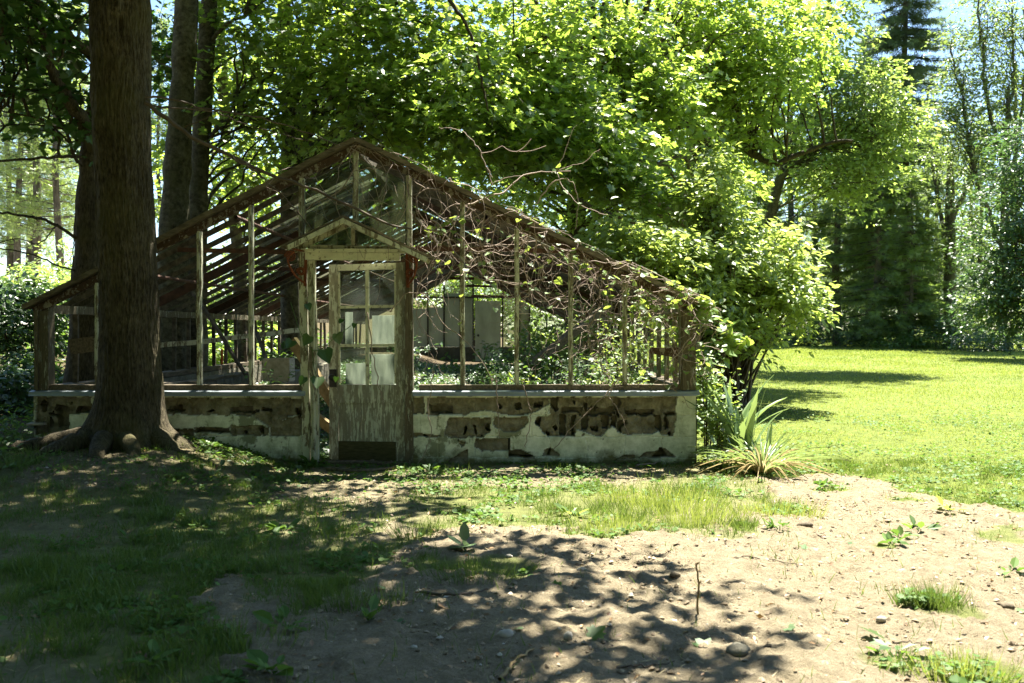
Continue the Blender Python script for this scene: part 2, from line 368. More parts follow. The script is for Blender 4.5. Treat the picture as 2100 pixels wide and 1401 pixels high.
def sprays(c, o, Ln, n, lsize, rng, droop=0.35, flat=0.055, up=1.0, wid=0.45):
    """leafy sprays: centres c, outward dirs o -> leaf arrays"""
    k = len(c); c = np.repeat(c, n, 0); o = norm(np.repeat(o, n, 0)); L = np.repeat(Ln, n)
    N = len(c); t = rng.uniform(-0.5, 0.6, N)
    side = np.cross(o, np.array((0, 0, 1.0))); side = norm(side + 1e-6)
    ww = wid * (0.75 - np.abs(t - 0.0)) * rng.uniform(-1, 1, N) * 1.5
    p = c + o * (t * L)[:, None] + side * (ww * L)[:, None]
    p[:, 2] += rng.normal(0, flat, N) * L - droop * L * (np.clip(t + 0.5, 0, 2) ** 2 * 0.5 + np.abs(ww) * 0.5)
    nr = np.array((0, 0, up))[None] + rng.normal(0, 0.42, (N, 3)) + o * 0.25
    d = o + side * np.sign(ww)[:, None] * rng.uniform(0.2, 1.2, N)[:, None] + rng.normal(0, 0.35, (N, 3))
    d[:, 2] -= 0.35
    s = lsize * rng.uniform(0.5, 1.3, N)
    return p, nr, d, s

def ell(px, py, Y, rw, rh, ry, n):
    """ellipsoid given by photo position and size at distance Y -> centre, radii, spray count"""
    c = P(px, py, Y); return (c, np.array((rw / F * Y, ry, rh / F * Y)), n)
def crown_points(ells, rng, shell=0.45, low=None):
    C = []; O = []
    for c, r, n in ells:
        v = norm(rng.normal(0, 1, (n, 3))); q = rng.uniform(0, 1, n) ** shell
        p = c + v * r * q[:, None]
        o = v * np.array((1, 1, 0.3)) + np.array((0, 0, -0.1)) + rng.normal(0, 0.35, (n, 3))
        C.append(p); O.append(o)
    return np.concatenate(C), np.concatenate(O)

def gz(x, y):
    x = np.asarray(x, float); y = np.asarray(y, float)
    z = 0.0148 * np.clip(y - 10, 0, 70)
    z = z + 0.27 * sm(-1.9, -3.3, x) * sm(6.0, 9.6, y)
    z = z + sm(-4.5, -9, x) * 0.045 * np.clip(y - 13, 0, 60)
    z = z + 0.05 * fbm(x, y, 0.35, 3, 5) * sm(0, 4, np.abs(y - 9.9))
    return z
def gzf(x, y): return float(gz(np.array([x]), np.array([y]))[0])

def tree(name, label, x, y, trunk, rads, limbs, ells, lsize, nleaf, T, mleaf, mbark, rng, sprayL=0.9, cat='tree', group=None,
         sides=12, branchfrac=0.16, flat=0.055, droop=0.35, shell=0.45, rootflare=False, extra=None):
    root = thing(name, (x, y, gzf(x, y)), label, cat, group)
    tp = smooth_path(trunk, 40); tr = np.interp(np.linspace(0, 1, 40), np.linspace(0, 1, len(rads)), rads)
    mb = MB(); mb.tube(tp, tr * (1 + 0.05 * rng.normal(0, 1, 40)), sides); mb.build('trunk', mbark, root, smooth=True)
    anchors = [tp[8:]]; 
    for li, (lp, r0, r1) in enumerate(limbs):
        q = smooth_path(lp, 22); q[1:] += rng.normal(0, 0.02, (21, 3)) * np.linalg.norm(q[-1] - q[0]) * 0.25
        b = MB(); b.tube(q, np.linspace(r0, r1, 22), 8); b.build('limb', mbark, root, smooth=True); anchors.append(q[5:])
    if ells:
        C, O = crown_points(ells, rng, shell)
        L = sprayL * rng.uniform(0.7, 1.3, len(C))
        p, nr, d, s = sprays(C, O, L, nleaf, lsize, rng, droop, flat)
        leaf_mesh('crown', p, nr, d, s, T, mleaf, root)
        A = np.concatenate(anchors); tw = MB(); no = norm(O)
        for i in range(len(C)):
            a = C[i] - no[i] * L[i] * 0.6; e = C[i] + no[i] * L[i] * 0.5 - np.array((0, 0, 0.12 * L[i]))
            if rng.random() < 0.55: tw.tube([a, (a + e) / 2 + rng.normal(0, 0.03, 3), e], [0.008, 0.006, 0.003], 3)
            if rng.random() < branchfrac:
                dd = np.linalg.norm(A - a - np.array((0, 0, -1.0)), axis=1); j = np.argmin(dd + (A[:, 2] > a[2] + 0.3) * 50 + rng.uniform(0, 1.5, len(A)))
                b0 = A[j]; mid = (b0 + a) / 2 + np.array((0, 0, 0.10 * dd[j])) + rng.normal(0, 0.06 * dd[j] + 0.02, 3)
                q = smooth_path([b0, mid, a], 9); q[1:-1] += rng.normal(0, 0.03, (7, 3)); ln = np.linalg.norm(a - b0)
                tw.tube(q, np.linspace(0.012 + 0.009 * ln, 0.008, 9), 5)
        if tw.V: tw.build('branches', mbark, root, smooth=True)
    return root
# ---------------------------------------------------------------- ground
SOIL = [Gp(*p) for p in [(600, 1470), (470, 1330), (400, 1255), (360, 1205), (470, 1190), (600, 1215), (800, 1180), (860, 1110), (960, 1075), (1100, 1070), (1200, 1085), (1300, 1105),
        (1470, 1115), (1540, 1080), (1560, 1030), (1600, 985), (1690, 965), (1800, 985), (1900, 1025), (2000, 1045), (2120, 1065), (2400, 1110), (3200, 1200), (3600, 1700), (600, 1900)]]
SOIL2 = [Gp(*p) for p in [(640, 965), (780, 950), (1400, 962), (1400, 985), (1150, 1000), (1000, 1000), (860, 1010), (760, 1035), (640, 1030), (560, 1015)]]
SOIL3 = [Gp(*p) for p in [(740, 1100), (820, 1075), (850, 1105), (780, 1125), (720, 1120)]]
SOIL4 = [Gp(*p) for p in [(120, 950), (300, 965), (420, 960), (330, 1020), (150, 1040), (30, 1020), (60, 960)]]
PATCH = [(*Gp(px, py), r) for px, py, r in [(970, 1165, 0.33), (1010, 1185, 0.22), (690, 1215, 0.26), (560, 1190, 0.4), (480, 1310, 0.25), (1190, 1090, 0.12), (1260, 1078, 0.2), (1400, 1075, 0.3), (1330, 1030, 0.42), (1200, 1035, 0.3), (1450, 1020, 0.3), (1600, 1045, 0.34),
         (1690, 1005, 0.2), (1880, 1235, 0.16), (1925, 1245, 0.17), (1975, 1395, 0.24), (2040, 1390, 0.25), (1840, 1025, 0.14), (2060, 1090, 0.2), (1560, 1085, 0.14), (1830, 1120, 0.1), (330, 1330, 0.35)]]
def dens(x, y):
    jx = x + 0.30 * fbm(x, y, 1.9, 5, 21); jy = y + 0.48 * fbm(x, y, 1.9, 5, 41)
    d = np.ones(np.shape(x))
    d = np.where(inpoly(jx, jy, SOIL), 0.0, d)
    d = np.where(inpoly(jx, jy, SOIL2), 0.18, d); d = np.where(inpoly(jx, jy, SOIL3), 0.1, d)
    d = np.where(inpoly(jx, jy, SOIL4), 0.3, d)
    near = (y < 9.9) & (x < 2.2)
    pat = sm(-0.12, 0.28, fbm(x, y, 0.9, 4, 77) + 0.10)
    d = np.where(near & (d > 0.9), 0.52 + 0.48 * pat, d)
    for cx, cy, r in PATCH:
        q = np.hypot(jx - cx, (jy - cy)); d = np.maximum(d, 1.0 - sm(r * 0.6, r * 1.1, q))
    ins = (x > -4.7) & (x < 1.8) & (y > 9.95) & (y < 32)
    return np.where(ins, 0.05, d)

gx = np.concatenate([-np.geomspace(5.5, 500, 60)[::-1], np.arange(-5.4, 5.41, 0.022), np.geomspace(5.5, 500, 60)])
gy = np.concatenate([np.linspace(-60, 2.9, 20), np.arange(3.0, 10.4, 0.022), np.geomspace(10.45, 900, 170)])
GX, GY = np.meshgrid(gx, gy); xx = GX.ravel(); yy = GY.ravel()
D = dens(xx, yy)
zz = gz(xx, yy)
soilm = (1 - D) * ((yy < 10.4) & (np.abs(xx) < 5.4))
zz = zz + soilm * (0.034 * fbm(xx, yy, 3.2, 3, 3) + 0.028 * np.abs(fbm(xx, yy, 11, 3, 9)) + 0.032 * np.clip(fbm(xx, yy, 20, 2, 13), 0, 1))
zz = zz + (D > 0.5) * ((yy < 10.4) & (np.abs(xx) < 5.4)) * 0.02 * fbm(xx, yy, 5, 3, 19)
nx, ny = len(gx), len(gy)
i, j = np.meshgrid(np.arange(nx - 1), np.arange(ny - 1)); a = (j * nx + i).ravel()
Q = np.stack([a, a + 1, a + nx + 1, a + nx], 1)
m, N, L, b = newmat('ground_soil_and_turf')
at = N.new('ShaderNodeAttribute'); at.attribute_name = 'turf'
n1 = noise(N, L, 1.2, 8, None, 0.7); n2 = noise(N, L, 60, 6, None, 0.75); n3 = noise(N, L, 9, 8, None, 0.7)
soil = ramp(N, [(0.25, (0.085, 0.067, 0.04)), (0.47, (0.215, 0.177, 0.112)), (0.75, (0.39, 0.33, 0.22))])
ad = N.new('ShaderNodeMath'); ad.operation = 'MULTIPLY_ADD'; ad.inputs[1].default_value = 0.5
sub = N.new('ShaderNodeMath'); sub.operation = 'MULTIPLY'; sub.inputs[1].default_value = 0.5
L.new(n3.outputs[0], sub.inputs[0]); L.new(n2.outputs[0], ad.inputs[0]); L.new(sub.outputs[0], ad.inputs[2]); L.new(ad.outputs[0], soil.inputs[0])
turf = ramp(N, [(0.3, (0.07, 0.085, 0.022)), (0.5, (0.12, 0.155, 0.03)), (0.7, (0.18, 0.21, 0.045))]); L.new(n3.outputs[0], turf.inputs[0])
al = N.new('ShaderNodeAttribute'); al.attribute_name = 'litter'; lit = ramp(N, [(0.3, (0.035, 0.026, 0.014)), (0.6, (0.085, 0.06, 0.032)), (0.8, (0.13, 0.095, 0.05))]); L.new(ad.outputs[0], lit.inputs[0])
L.new(mixc(N, L, al.outputs['Fac'], mixc(N, L, at.outputs['Fac'], soil.outputs[0], turf.outputs[0]), lit.outputs[0]), b.inputs['Base Color'])
b.inputs['Roughness'].default_value = 0.95; b.inputs['Specular IOR Level'].default_value = 0.15
bump(N, L, b, n2.outputs[0], 1.0, 0.03)
ins = (xx > -4.7) & (xx < 1.8) & (yy > 9.95) & (yy < 32)
lawnattr = np.where((xx > 1.8) & (yy > 7), D, D * 0.75)
litter = np.where(ins | ((xx < -4.5) & (yy > 9)) | ((xx < 0.8) & (yy > 32)), 1.0, 0.0) * 0.9 + 0.45 * sm(-1.0, -3.0, xx) * sm(6.5, 8.5, yy) * (yy < 9.95)
tag(mesh_from('ground', np.stack([xx, yy, zz], 1), Q.ravel(), np.arange(len(Q)) * 4, m, None, (0, 0, 0), True, {'turf': lawnattr, 'litter': np.clip(litter, 0, 0.9)}), kind='structure')
# sunlit gravel drive far behind on the left
dr = MB(); V = []; Fq = []
for k, yv in enumerate(np.linspace(30, 46, 9)):
    for xv in np.linspace(-30, -9, 22): V.append((xv, yv + (xv + 20) * 0.1, gzf(xv, yv + (xv + 20) * 0.1) + 0.03))
for k in range(8):
    for q in range(21): Fq.append((k * 22 + q, k * 22 + q + 1, k * 22 + q + 23, k * 22 + q + 22))
dr.add(V, Fq)
tag(dr.build('gravel_drive', mat_noise('drive_gravel', [(0.3, (0.38, 0.35, 0.31)), (0.7, (0.55, 0.52, 0.47))], 10), None, (-20, 38, 0), True), kind='structure')

# ---------------------------------------------------------------- greenhouse
CX, YF, YB = -1.46, 9.9, 32.0
XL, XR = -4.76, 1.84
ZE, ZR, ZS = 1.60, 3.22, 0.72
gh = thing('greenhouse', (CX, YF, 0), 'derelict timber greenhouse with a flaking door, low block wall and mostly empty roof frame', 'greenhouse')
RX = CX - 0.09                                        # ridge sits a little left of centre
def roofz(x): 
    return ZR - (ZR - ZE) * (abs(x - RX) / ((XR - RX) if x > RX else (RX - XL)))

# block wall face as a relief: plaster flush, spalled block set back, broken cells deep
def cr(k):                                            # crop coordinates -> photo pixels
    if k == 'r': return lambda x, y: (840 + x / 3.387, 780 + y / 3.387)
    return lambda x, y: (60 + x / 3.5, 780 + y / 3.5)
SP = {'r': [
  [(0,120),(92,120),(97,235),(0,240)], [(112,120),(972,120),(965,172),(900,212),(850,232),(800,246),(620,236),(540,216),(430,216),(400,241),(112,240)],
  [(978,120),(1858,120),(1850,240),(1840,386),(1740,376),(1725,345),(1700,370),(1600,376),(1520,386),(1440,350),(1435,302),(1380,345),(1320,390),(1240,376),(1160,336),(1142,386),(970,391),(920,346),(880,312),(870,285),(880,260),(1000,240),(978,235)],
  [(275,264),(555,255),(560,300),(555,360),(520,376),(520,396),(400,396),(380,412),(275,400),(240,376),(250,330)],
  [(590,260),(820,255),(831,300),(800,336),(740,356),(660,356),(600,330),(578,300)],
  [(450,415),(690,405),(690,490),(640,490),(580,496),(500,490),(448,460)], [(0,362),(210,380),(205,394),(0,394)],
  [(280,545),(400,480),(405,580),(250,590)], [(330,420),(400,440),(360,470)], [(690,485),(800,496),(860,528),(850,537),(690,534)],
  [(915,532),(938,482),(975,470),(1045,525)], [(1580,540),(1640,498),(1730,488),(1740,462),(1795,490),(1858,540)], [(1420,560),(1500,520),(1560,515),(1555,545)]],
 'l': [
  [(60,120),(440,118),(446,236),(282,240),(282,365),(30,395),(40,250)], [(525,120),(1975,130),(1975,255),(1880,257),(1800,300),(1720,345),(1600,252),(1590,254),(925,246),(525,230)],
  [(1440,320),(1500,342),(1560,326),(1640,320),(1718,346),(1712,402),(1440,402)], [(1720,342),(1870,266),(1975,260),(1975,402),(1725,402)],
  [(1180,338),(1438,342),(1438,378),(1180,378)], [(900,350),(1180,350),(1180,420),(900,420)]]}
HO = {'r': [
  [(130,175),(300,170),(300,226),(150,226)], [(612,174),(640,174),(640,202),(614,202)], [(735,165),(780,165),(782,200),(760,216),(735,200)], [(870,165),(930,160),(932,186),(865,192)],
  [(1215,158),(1236,158),(1236,236),(1215,236)], [(1250,185),(1300,180),(1300,241),(1250,241)], [(1310,195),(1430,190),(1430,236),(1310,236)], [(1500,210),(1700,200),(1690,241),(1510,241)], [(1060,200),(1200,190),(1200,225),(1060,232)],
  [(1045,245),(1092,245),(1087,386),(1045,380)], [(1122,245),(1147,245),(1142,386),(1122,386)], [(1190,245),(1242,245),(1237,350),(1193,345)], [(1338,245),(1387,245),(1382,336),(1338,340)], [(1403,256),(1437,250),(1437,320),(1403,320)], [(1258,320),(1312,320),(1312,353),(1264,350)],
  [(1708,240),(1748,240),(1748,362),(1725,345),(1708,320)], [(1773,265),(1797,250),(1797,332),(1778,345)], [(998,315),(1027,313),(1027,352),(1004,345)], [(530,305),(557,300),(557,352),(522,347)],
  [(686,405),(694,405),(700,492),(800,504),(850,526),(846,533),(692,530)], [(955,525),(965,482),(976,478),(972,525)], [(1680,530),(1730,494),(1740,470),(1780,500),(1790,535)], [(380,320),(392,320),(392,380),(380,380)], [(450,320),(462,320),(462,375),(450,375)]],
 'l': [
  [(1190,344),(1436,346),(1436,376),(1184,375)], [(180,170),(280,200),(280,330),(200,330)], [(330,190),(440,190),(440,232),(330,232)], [(1000,200),(1090,180),(1090,236),(1000,236)], [(1440,200),(1600,190),(1600,236),(1440,236)],
  [(1660,200),(1740,205),(1740,225),(1670,226)], [(1900,205),(1950,215),(1940,275),(1920,265),(1905,240)], [(1530,372),(1560,370),(1560,392),(1532,390)], [(1650,340),(1680,340),(1680,390),(1655,385)]]}
def wall_face(name, x0, x1, side):
    xs = np.arange(x0, x1 + 1e-6, 0.011); zs = np.arange(-0.12, 0.705, 0.011)
    X, Z = np.meshgrid(xs, zs); f = 210 if False else F / YF
    jx = 0.020 * fbm(X, Z, 13, 4, 51); jz = 0.020 * fbm(X, Z, 13, 4, 61)
    px = 1050 + (X + jx) * F / YF; py = HY - (Z + jz - CZ) * F / YF
    sp = np.zeros(X.shape, bool); ho = np.zeros(X.shape, bool); c = cr(side)
    for p in SP[side]: sp |= inpoly(px, py, [c(*q) for q in p])
    for p in HO[side]: ho |= inpoly(px, py, [c(*q) for q in p])
    if side == 'r': px2 = px
    ho |= sp & (np.abs(py - 848) < 5.5) & (fbm(X, Z * 1.5, 7, 3, 91) > 0.24); ho |= sp & (py < 900) & (fbm(X * 1.6, Z * 0.8, 6, 3, 92) > 0.50)
    d = np.where(sp, 0.026 + 0.026 * fbm(X, Z, 16, 4, 71) + 0.014 * np.clip(fbm(X, Z, 5, 2, 75), 0, 1), 0.002 * fbm(X, Z, 8, 3, 72)); d = np.where(ho, 0.13, d)
    for yy_ in (852, 895): d = np.where((np.abs(py - yy_) < 1.3) & ~ho, d + 0.006, d)
    for row, (ya, yb_) in enumerate(((810, 852), (852, 895), (895, 945))):
        offx = 975 / 3.387 + 840 + (0 if row % 2 == 0 else 38)
        for k in range(-14, 8):
            d = np.where((np.abs(px - (offx + k * 76.5)) < 0.9) & (py > ya) & (py < yb_) & ~ho, d + 0.007, d)
    foot = py > 939; d = np.where(foot & ~ho, d - 0.012, d)
    V = np.stack([X.ravel(), (YF + d).ravel(), Z.ravel()], 1); nx_ = len(xs); nz_ = len(zs)
    i, j = np.meshgrid(np.arange(nx_ - 1), np.arange(nz_ - 1)); a = (j * nx_ + i).ravel()
    Qf = np.stack([a, a + 1, a + nx_ + 1, a + nx_], 1)
    # back, top and ends close the wall
    n0 = len(V); e = [(x0, YF + 0.2, -0.12), (x1, YF + 0.2, -0.12), (x1, YF + 0.2, 0.70), (x0, YF + 0.2, 0.70), (x0, YF, -0.12), (x1, YF, -0.12), (x1, YF, 0.70), (x0, YF, 0.70)]
    V = np.concatenate([V, np.array(e)]); Qb = np.array([(n0 + 1, n0, n0 + 3, n0 + 2), (n0, n0 + 4, n0 + 7, n0 + 3), (n0 + 5, n0 + 1, n0 + 2, n0 + 6), (n0 + 7, n0 + 6, n0 + 2, n0 + 3)])
    Q_ = np.concatenate([Qf, Qb]); chip = (fbm(X, Z, 7, 5, 81) > 0.52) | (fbm(X, Z, 24, 3, 82) > 0.62)
    V[:len(X.ravel()), 1] += np.where(chip & ~sp & ~ho, 0.006, 0).ravel()
    paint = np.concatenate([(~sp & ~ho & ~chip).astype(float).ravel(), np.zeros(8)])
    return mesh_from(name, V, Q_.ravel(), np.arange(len(Q_)) * 4, M['plaster'], gh, None, False, {'paint': paint})
m, N, L, b = newmat('flaking_whitewash_on_block'); M['plaster'] = m
at = N.new('ShaderNodeAttribute'); at.attribute_name = 'paint'
nb = noise(N, L, 9, 8, None, 0.7); rb = ramp(N, [(0.25, (0.04, 0.034, 0.02)), (0.5, (0.19, 0.168, 0.115)), (0.75, (0.36, 0.325, 0.235))]); L.new(nb.outputs[0], rb.inputs[0])
npn = noise(N, L, 5, 8, None, 0.75); rp = ramp(N, [(0.22, (0.15, 0.16, 0.085)), (0.44, (0.54, 0.56, 0.41)), (0.60, (0.78, 0.79, 0.65))]); L.new(npn.outputs[0], rp.inputs[0])
# green-brown staining rising from the ground, and grey worn patches at the ends
tc = N.new('ShaderNodeTexCoord'); sp_ = N.new('ShaderNodeSeparateXYZ'); L.new(tc.outputs['Object'], sp_.inputs[0])
mr = N.new('ShaderNodeMapRange'); mr.inputs[1].default_value = -0.02; mr.inputs[2].default_value = 0.22; mr.inputs[3].default_value = 0.5; mr.inputs[4].default_value = 0.0; L.new(sp_.outputs[2], mr.inputs[0])
ns = noise(N, L, 3.5, 8, None, 0.7); ms = N.new('ShaderNodeMath'); ms.operation = 'ADD'; L.new(ns.outputs[0], ms.inputs[0]); L.new(mr.outputs[0], ms.inputs[1])
rs = ramp(N, [(0.68, (0, 0, 0)), (0.9, (1, 1, 1))]); L.new(ms.outputs[0], rs.inputs[0])
nw_ = noise(N, L, 2.3, 9, (1, 1, 0.8), 0.75); rw_ = ramp(N, [(0.55, (0, 0, 0)), (0.59, (1, 1, 1))]); L.new(nw_.outputs[0], rw_.inputs[0])
pc = mixc(N, L, rw_.outputs[0], rp.outputs[0], (0.24, 0.25, 0.16))
pc = mixc(N, L, rs.outputs[0], pc, (0.13, 0.125, 0.055))
L.new(mixc(N, L, at.outputs['Fac'], rb.outputs[0], pc), b.inputs['Base Color']); b.inputs['Roughness'].default_value = 0.95; b.inputs['Specular IOR Level'].default_value = 0.15
bump(N, L, b, nb.outputs[0], 0.6, 0.012)
wall_face('foundation_wall', XL, -2.02, 'l'); wall_face('foundation_wall', -0.985, XR, 'r')
# broken pier end and side / rear foundation walls
mb = MB(); mb.box((XL + 0.10, (YF + 0.202 + YB) / 2, 0.28), (0.2, YB - YF - 0.204, 0.85)); mb.build('side_wall', M['block'], gh)
mb = MB(); mb.box((XR - 0.10, (YF + 0.202 + YB) / 2, 0.28), (0.2, YB - YF - 0.204, 0.85)); mb.build('side_wall', M['block'], gh)
mb = MB(); mb.bar((XL - 0.03, YF - 0.05, 0.41), (XL + 0.13, YF - 0.05, 0.41), 0.09, 0.02); mb.build('ledge_slab', M['stone'], gh)
# metal flashing and timber sills
for x0, x1 in ((XL - 0.03, -2.05), (-0.985, XR + 0.02)):
    mb = MB(); y0 = YF - 0.045
    mb.add([(x, y, z) for x in (x0, x1) for y, z in ((YF - 0.012, 0.700), (y0 - 0.012, 0.688), (y0, 0.702), (y0 + 0.004, 0.728), (YF + 0.02, 0.742), (YF + 0.02, 0.703))],
           [(0, 6, 7, 1), (1, 7, 8, 2), (2, 8, 9, 3), (3, 9, 10, 4), (4, 10, 11, 5), (5, 11, 6, 0), (0, 1, 2, 3, 4, 5), (11, 10, 9, 8, 7, 6)])
    mb.build('flashing', M['alu'], gh)
    mb = MB(); mb.bar((x0 + 0.06, YF + 0.085, 0.765), (x1 - 0.04, YF + 0.085, 0.765), 0.13, 0.055, jit=0.002); mb.build('sill', M['wood'], gh)
for x in (XL + 0.09, XR - 0.09):
    mb = MB(); mb.bar((x, YF + 0.21, 0.745), (x, YB, 0.745), 0.2, 0.06, jit=0.004); mb.build('sill', M['wood'], gh)
    mb = MB(); mb.bar((x, YF + 0.06, ZE - 0.05), (x, YB, ZE - 0.05), 0.09, 0.085, jit=0.003); mb.build('eaves_plate', M['framegrey'], gh)
# corner posts
for x, wv in ((XL + 0.075, 0.14), (XR - 0.085, 0.15)):
    mb = MB(); mb.bar((x, YF + 0.075, 0.742), (x, YF + 0.075, roofz(x) - 0.11), wv, 0.15, (0, 1, 0), 0.002)
    mb.bar((x - wv * 0.28, YF - 0.008, 0.742), (x - wv * 0.28, YF - 0.008, roofz(x) - 0.10), 0.035, 0.02, (0, 1, 0)); mb.build('corner_post', M['framegrey'], gh)
# front glazing bars
for px in (195, 405, 512, 948, 1060, 1171, 1283):
    x = (px - 1050) / F * YF
    mb = MB(); mb.bar((x, YF + 0.07, 0.79), (x, YF + 0.07, roofz(x) - 0.10), 0.046, 0.055, (0, 1, 0), 0.0025)
    mb.bar((x, YF + 0.034, 0.79), (x + 0.004, YF + 0.034, roofz(x) - 0.10), 0.022, 0.022, (0, 1, 0), 0.0015); mb.build('glazing_bar', M['frame'], gh)
# gable posts and ridge bar
for px, z0, mm in ((617, 2.12, 'frame'), (728, 2.38, 'frame'), (838, 0.79, 'frame')):
    x = (px - 1050) / F * YF
    mb = MB(); mb.bar((x, YF + 0.065, z0), (x, YF + 0.065, roofz(x) - 0.09), 0.055, 0.06, (0, 1, 0), 0.002)
    mb.bar((x, YF + 0.028, z0), (x, YF + 0.028, roofz(x) - 0.09), 0.026, 0.02, (0, 1, 0), 0.001); mb.build('gable_bar', M[mm], gh)
# front rafters: rusty iron below, timber cap above
for x1 in (XL, XR):
    s = 1 if x1 > CX else -1
    a = np.array((RX, YF + 0.06, ZR)); e = np.array((x1 + s * 0.04, YF + 0.06, ZE - 0.02)); t = norm(e - a); up = np.array((-t[2] * s, 0, abs(t[0])))
    mb = MB(); mb.bar(a - up * 0.055 + t * 0.01, e - up * 0.055, 0.06, 0.07, up, 0.002); mb.build('front_rafter', M['rust'], gh)
    mb = MB(); mb.bar(a + up * 0.008 - (0, 0.03, 0), e + up * 0.008 + t * 0.05 - (0, 0.03, 0), 0.15, 0.045, up, 0.004); mb.build('cap_board', M['woodx'], gh)
# roof glazing bars, steel frames, purlins, ridge
ybars = np.arange(YF + 0.6, YB, 0.56)
for k, yv in enumerate(ybars):
    for x1 in (XL, XR):
        steel = (k % 5 == 4); s = 1 if x1 > CX else -1
        a = np.array((RX + s * 0.05, yv, ZR - 0.06)); e = np.array((x1, yv, ZE - 0.03))
        if (not steel) and x1 > CX and R.random() < 0.25: a = a + (e - a) * R.uniform(0.2, 0.6)
        up = (0, 0, 1)
        mb = MB(); mb.bar(a, e, 0.06 if steel else 0.036, 0.11 if steel else 0.055, up, 0.003)
        mb.build('steel_rafter' if steel else 'roof_bar', M['rustplain' if steel else 'bardark'], gh)
mb = MB(); mb.bar((RX, YF + 0.1, ZR - 0.05), (RX, YB, ZR - 0.05), 0.07, 0.14, jit=0.004); mb.build('ridge_beam', M['wood'], gh)
for f in (0.38, 0.72):
    for x1 in (XL, XR):
        x = RX + (x1 - RX) * f; z = ZR + (ZE - ZR) * f - 0.13
        mb = MB(); mb.tube([(x, YF + 0.1, z), (x, (YF + YB) / 2, z - 0.02), (x, YB, z)], 0.022, 6); mb.build('purlin', M['rustplain'], gh)
for yv in (YF + 0.28, YF + 3.4, YF + 6.2, YF + 9.0, YF + 14.6):
    for a_, b_ in (((XL + 1.35, 2.16), (-2.08, 2.13)), ((-1.0, 2.17), (XR - 1.25, 2.15))):
        mb = MB(); mb.bar((a_[0], yv, a_[1]), (b_[0], yv, b_[1]), 0.035, 0.045, jit=0.002); mb.build('tie_bar', M['rustplain'], gh)
# surviving roof panes
for k, yi, f0, f1, side in [(0, 1, .08, .30, 0), (1, 2, .05, .42, 0), (2, 3, .12, .5, 0), (3, 5, .3, .6, 0), (4, 4, .02, .25, 0), (5, 7, .05, .5, 0), (6, 8, .3, .7, 0), (7, 9, .05, .35, 0), (8, 2, .05, .3, 1), (9, 1, .38, .52, 1), (10, 0, .42, .60, 1),
                            (11, 12, .1, .6, 0), (12, 14, .0, .8, 0), (13, 10, .2, .5, 1), (14, 16, .1, .8, 1), (15, 20, .1, .9, 0)]:
    x1 = XR if side else XL; ya, yb_ = ybars[yi] + 0.02, ybars[yi] + 0.53
    pa = lambda f, y: (RX + (x1 - RX) * f, y, ZR + (ZE - ZR) * f - 0.015)
    mb = MB(); q = [pa(f0, ya), pa(f1, ya), pa(f1, yb_), pa(f0, yb_)]; mb.add(q + [(x, y, z - 0.004) for x, y, z in q], [(0, 1, 2, 3), (7, 6, 5, 4), (0, 4, 5, 1), (1, 5, 6, 2), (2, 6, 7, 3), (3, 7, 4, 0)])
    mb.build('roof_pane', M['glassroof'], gh)
# gable panes
def slab(pts, y, th=0.004):
    n = len(pts); V = [(x, y, z) for x, z in pts] + [(x, y + th, z) for x, z in pts]
    return V, [tuple(range(n)), tuple(range(2 * n - 1, n - 1, -1))] + [(i, i + n, (i + 1) % n + n, (i + 1) % n) for i in range(n)]
bx = [(p - 1050) / F * YF for p in (617, 728, 838)]
for k in range(2):
    x0, x1 = bx[k] + 0.02, bx[k + 1] - 0.02; mb = MB()
    mb.add(*slab([(x0, 2.13), (x1, 2.13), (x1, roofz(x1) - 0.16), (x0, roofz(x0) - 0.16)], YF + 0.06)); mb.build('gable_pane', M['glass'], gh)
# side glazing bars
for k, yv in enumerate(np.arange(YF + 0.75, YB - 1, 0.62)):
    for x in (XL + 0.09, XR - 0.09):
        if R.random() < 0.12: continue
        big = k % 4 == 3
        mb = MB(); mb.bar((x, yv, 0.77), (x + R.normal(0, .01), yv + R.normal(0, .02), ZE - 0.09), 0.09 if big else 0.04, 0.05, (1, 0, 0), 0.003); mb.build('side_bar', M['framegrey' if x > CX else 'bardark'], gh)
# red gusset plates at the sides
mb = MB(); mb.add(*slab([(1.42, 1.16), (1.78, 1.16), (1.78, 0.94), (1.72, 0.98), (1.66, 1.06), (1.42, 1.10)], YF + 0.34, 0.012)); mb.build('gusset_plate', M['rust'], gh)
mb = MB(); mb.bar((XL + 0.1, YF + 0.6, 1.16), (XL + 0.75, YF + 0.6, 1.30), 0.05, 0.16, (0, 0, 1), 0.01); mb.build('gusset_plate', M['wood'], gh)

# rear end wall: white boards, mullions, door, green glass to the right
mb = MB(); mb.box((CX, YB, 0.3), (XR - XL, 0.2, 0.95)); mb.build('rear_wall', M['darkbase'], gh)
def endpoly(x0, x1, z0, zt): return [(x0, z0), (x1, z0), (x1, min(zt, roofz(x1) - 0.1)), (x0, min(zt, roofz(x0) - 0.1))]
for x0, x1, z1 in ((-3.45, -2.72, 2.0), (-2.68, -2.2, 2.05), (-2.16, -1.68, 2.5), (-1.64, -1.28, 2.35), (0.25, 0.55, 2.3)):
    mb = MB(); mb.add(*slab(endpoly(x0, x1, 0.78, z1), YB, 0.03)); mb.build('white_panel', M['white'], gh)
for x0, x1, z0, z1 in ((-0.28, 0.23, 0.78, 2.3), (0.58, 1.1, 0.78, 2.0), (-2.16, -1.2, 2.40, 2.85), (-0.9, 0.2, 2.34, 2.9), (1.13, 1.7, 0.78, 1.9)):
    mb = MB(); mb.add(*slab(endpoly(x0, x1, z0, z1), YB + 0.01, 0.004)); mb.build('rear_pane', M['glass'], gh)
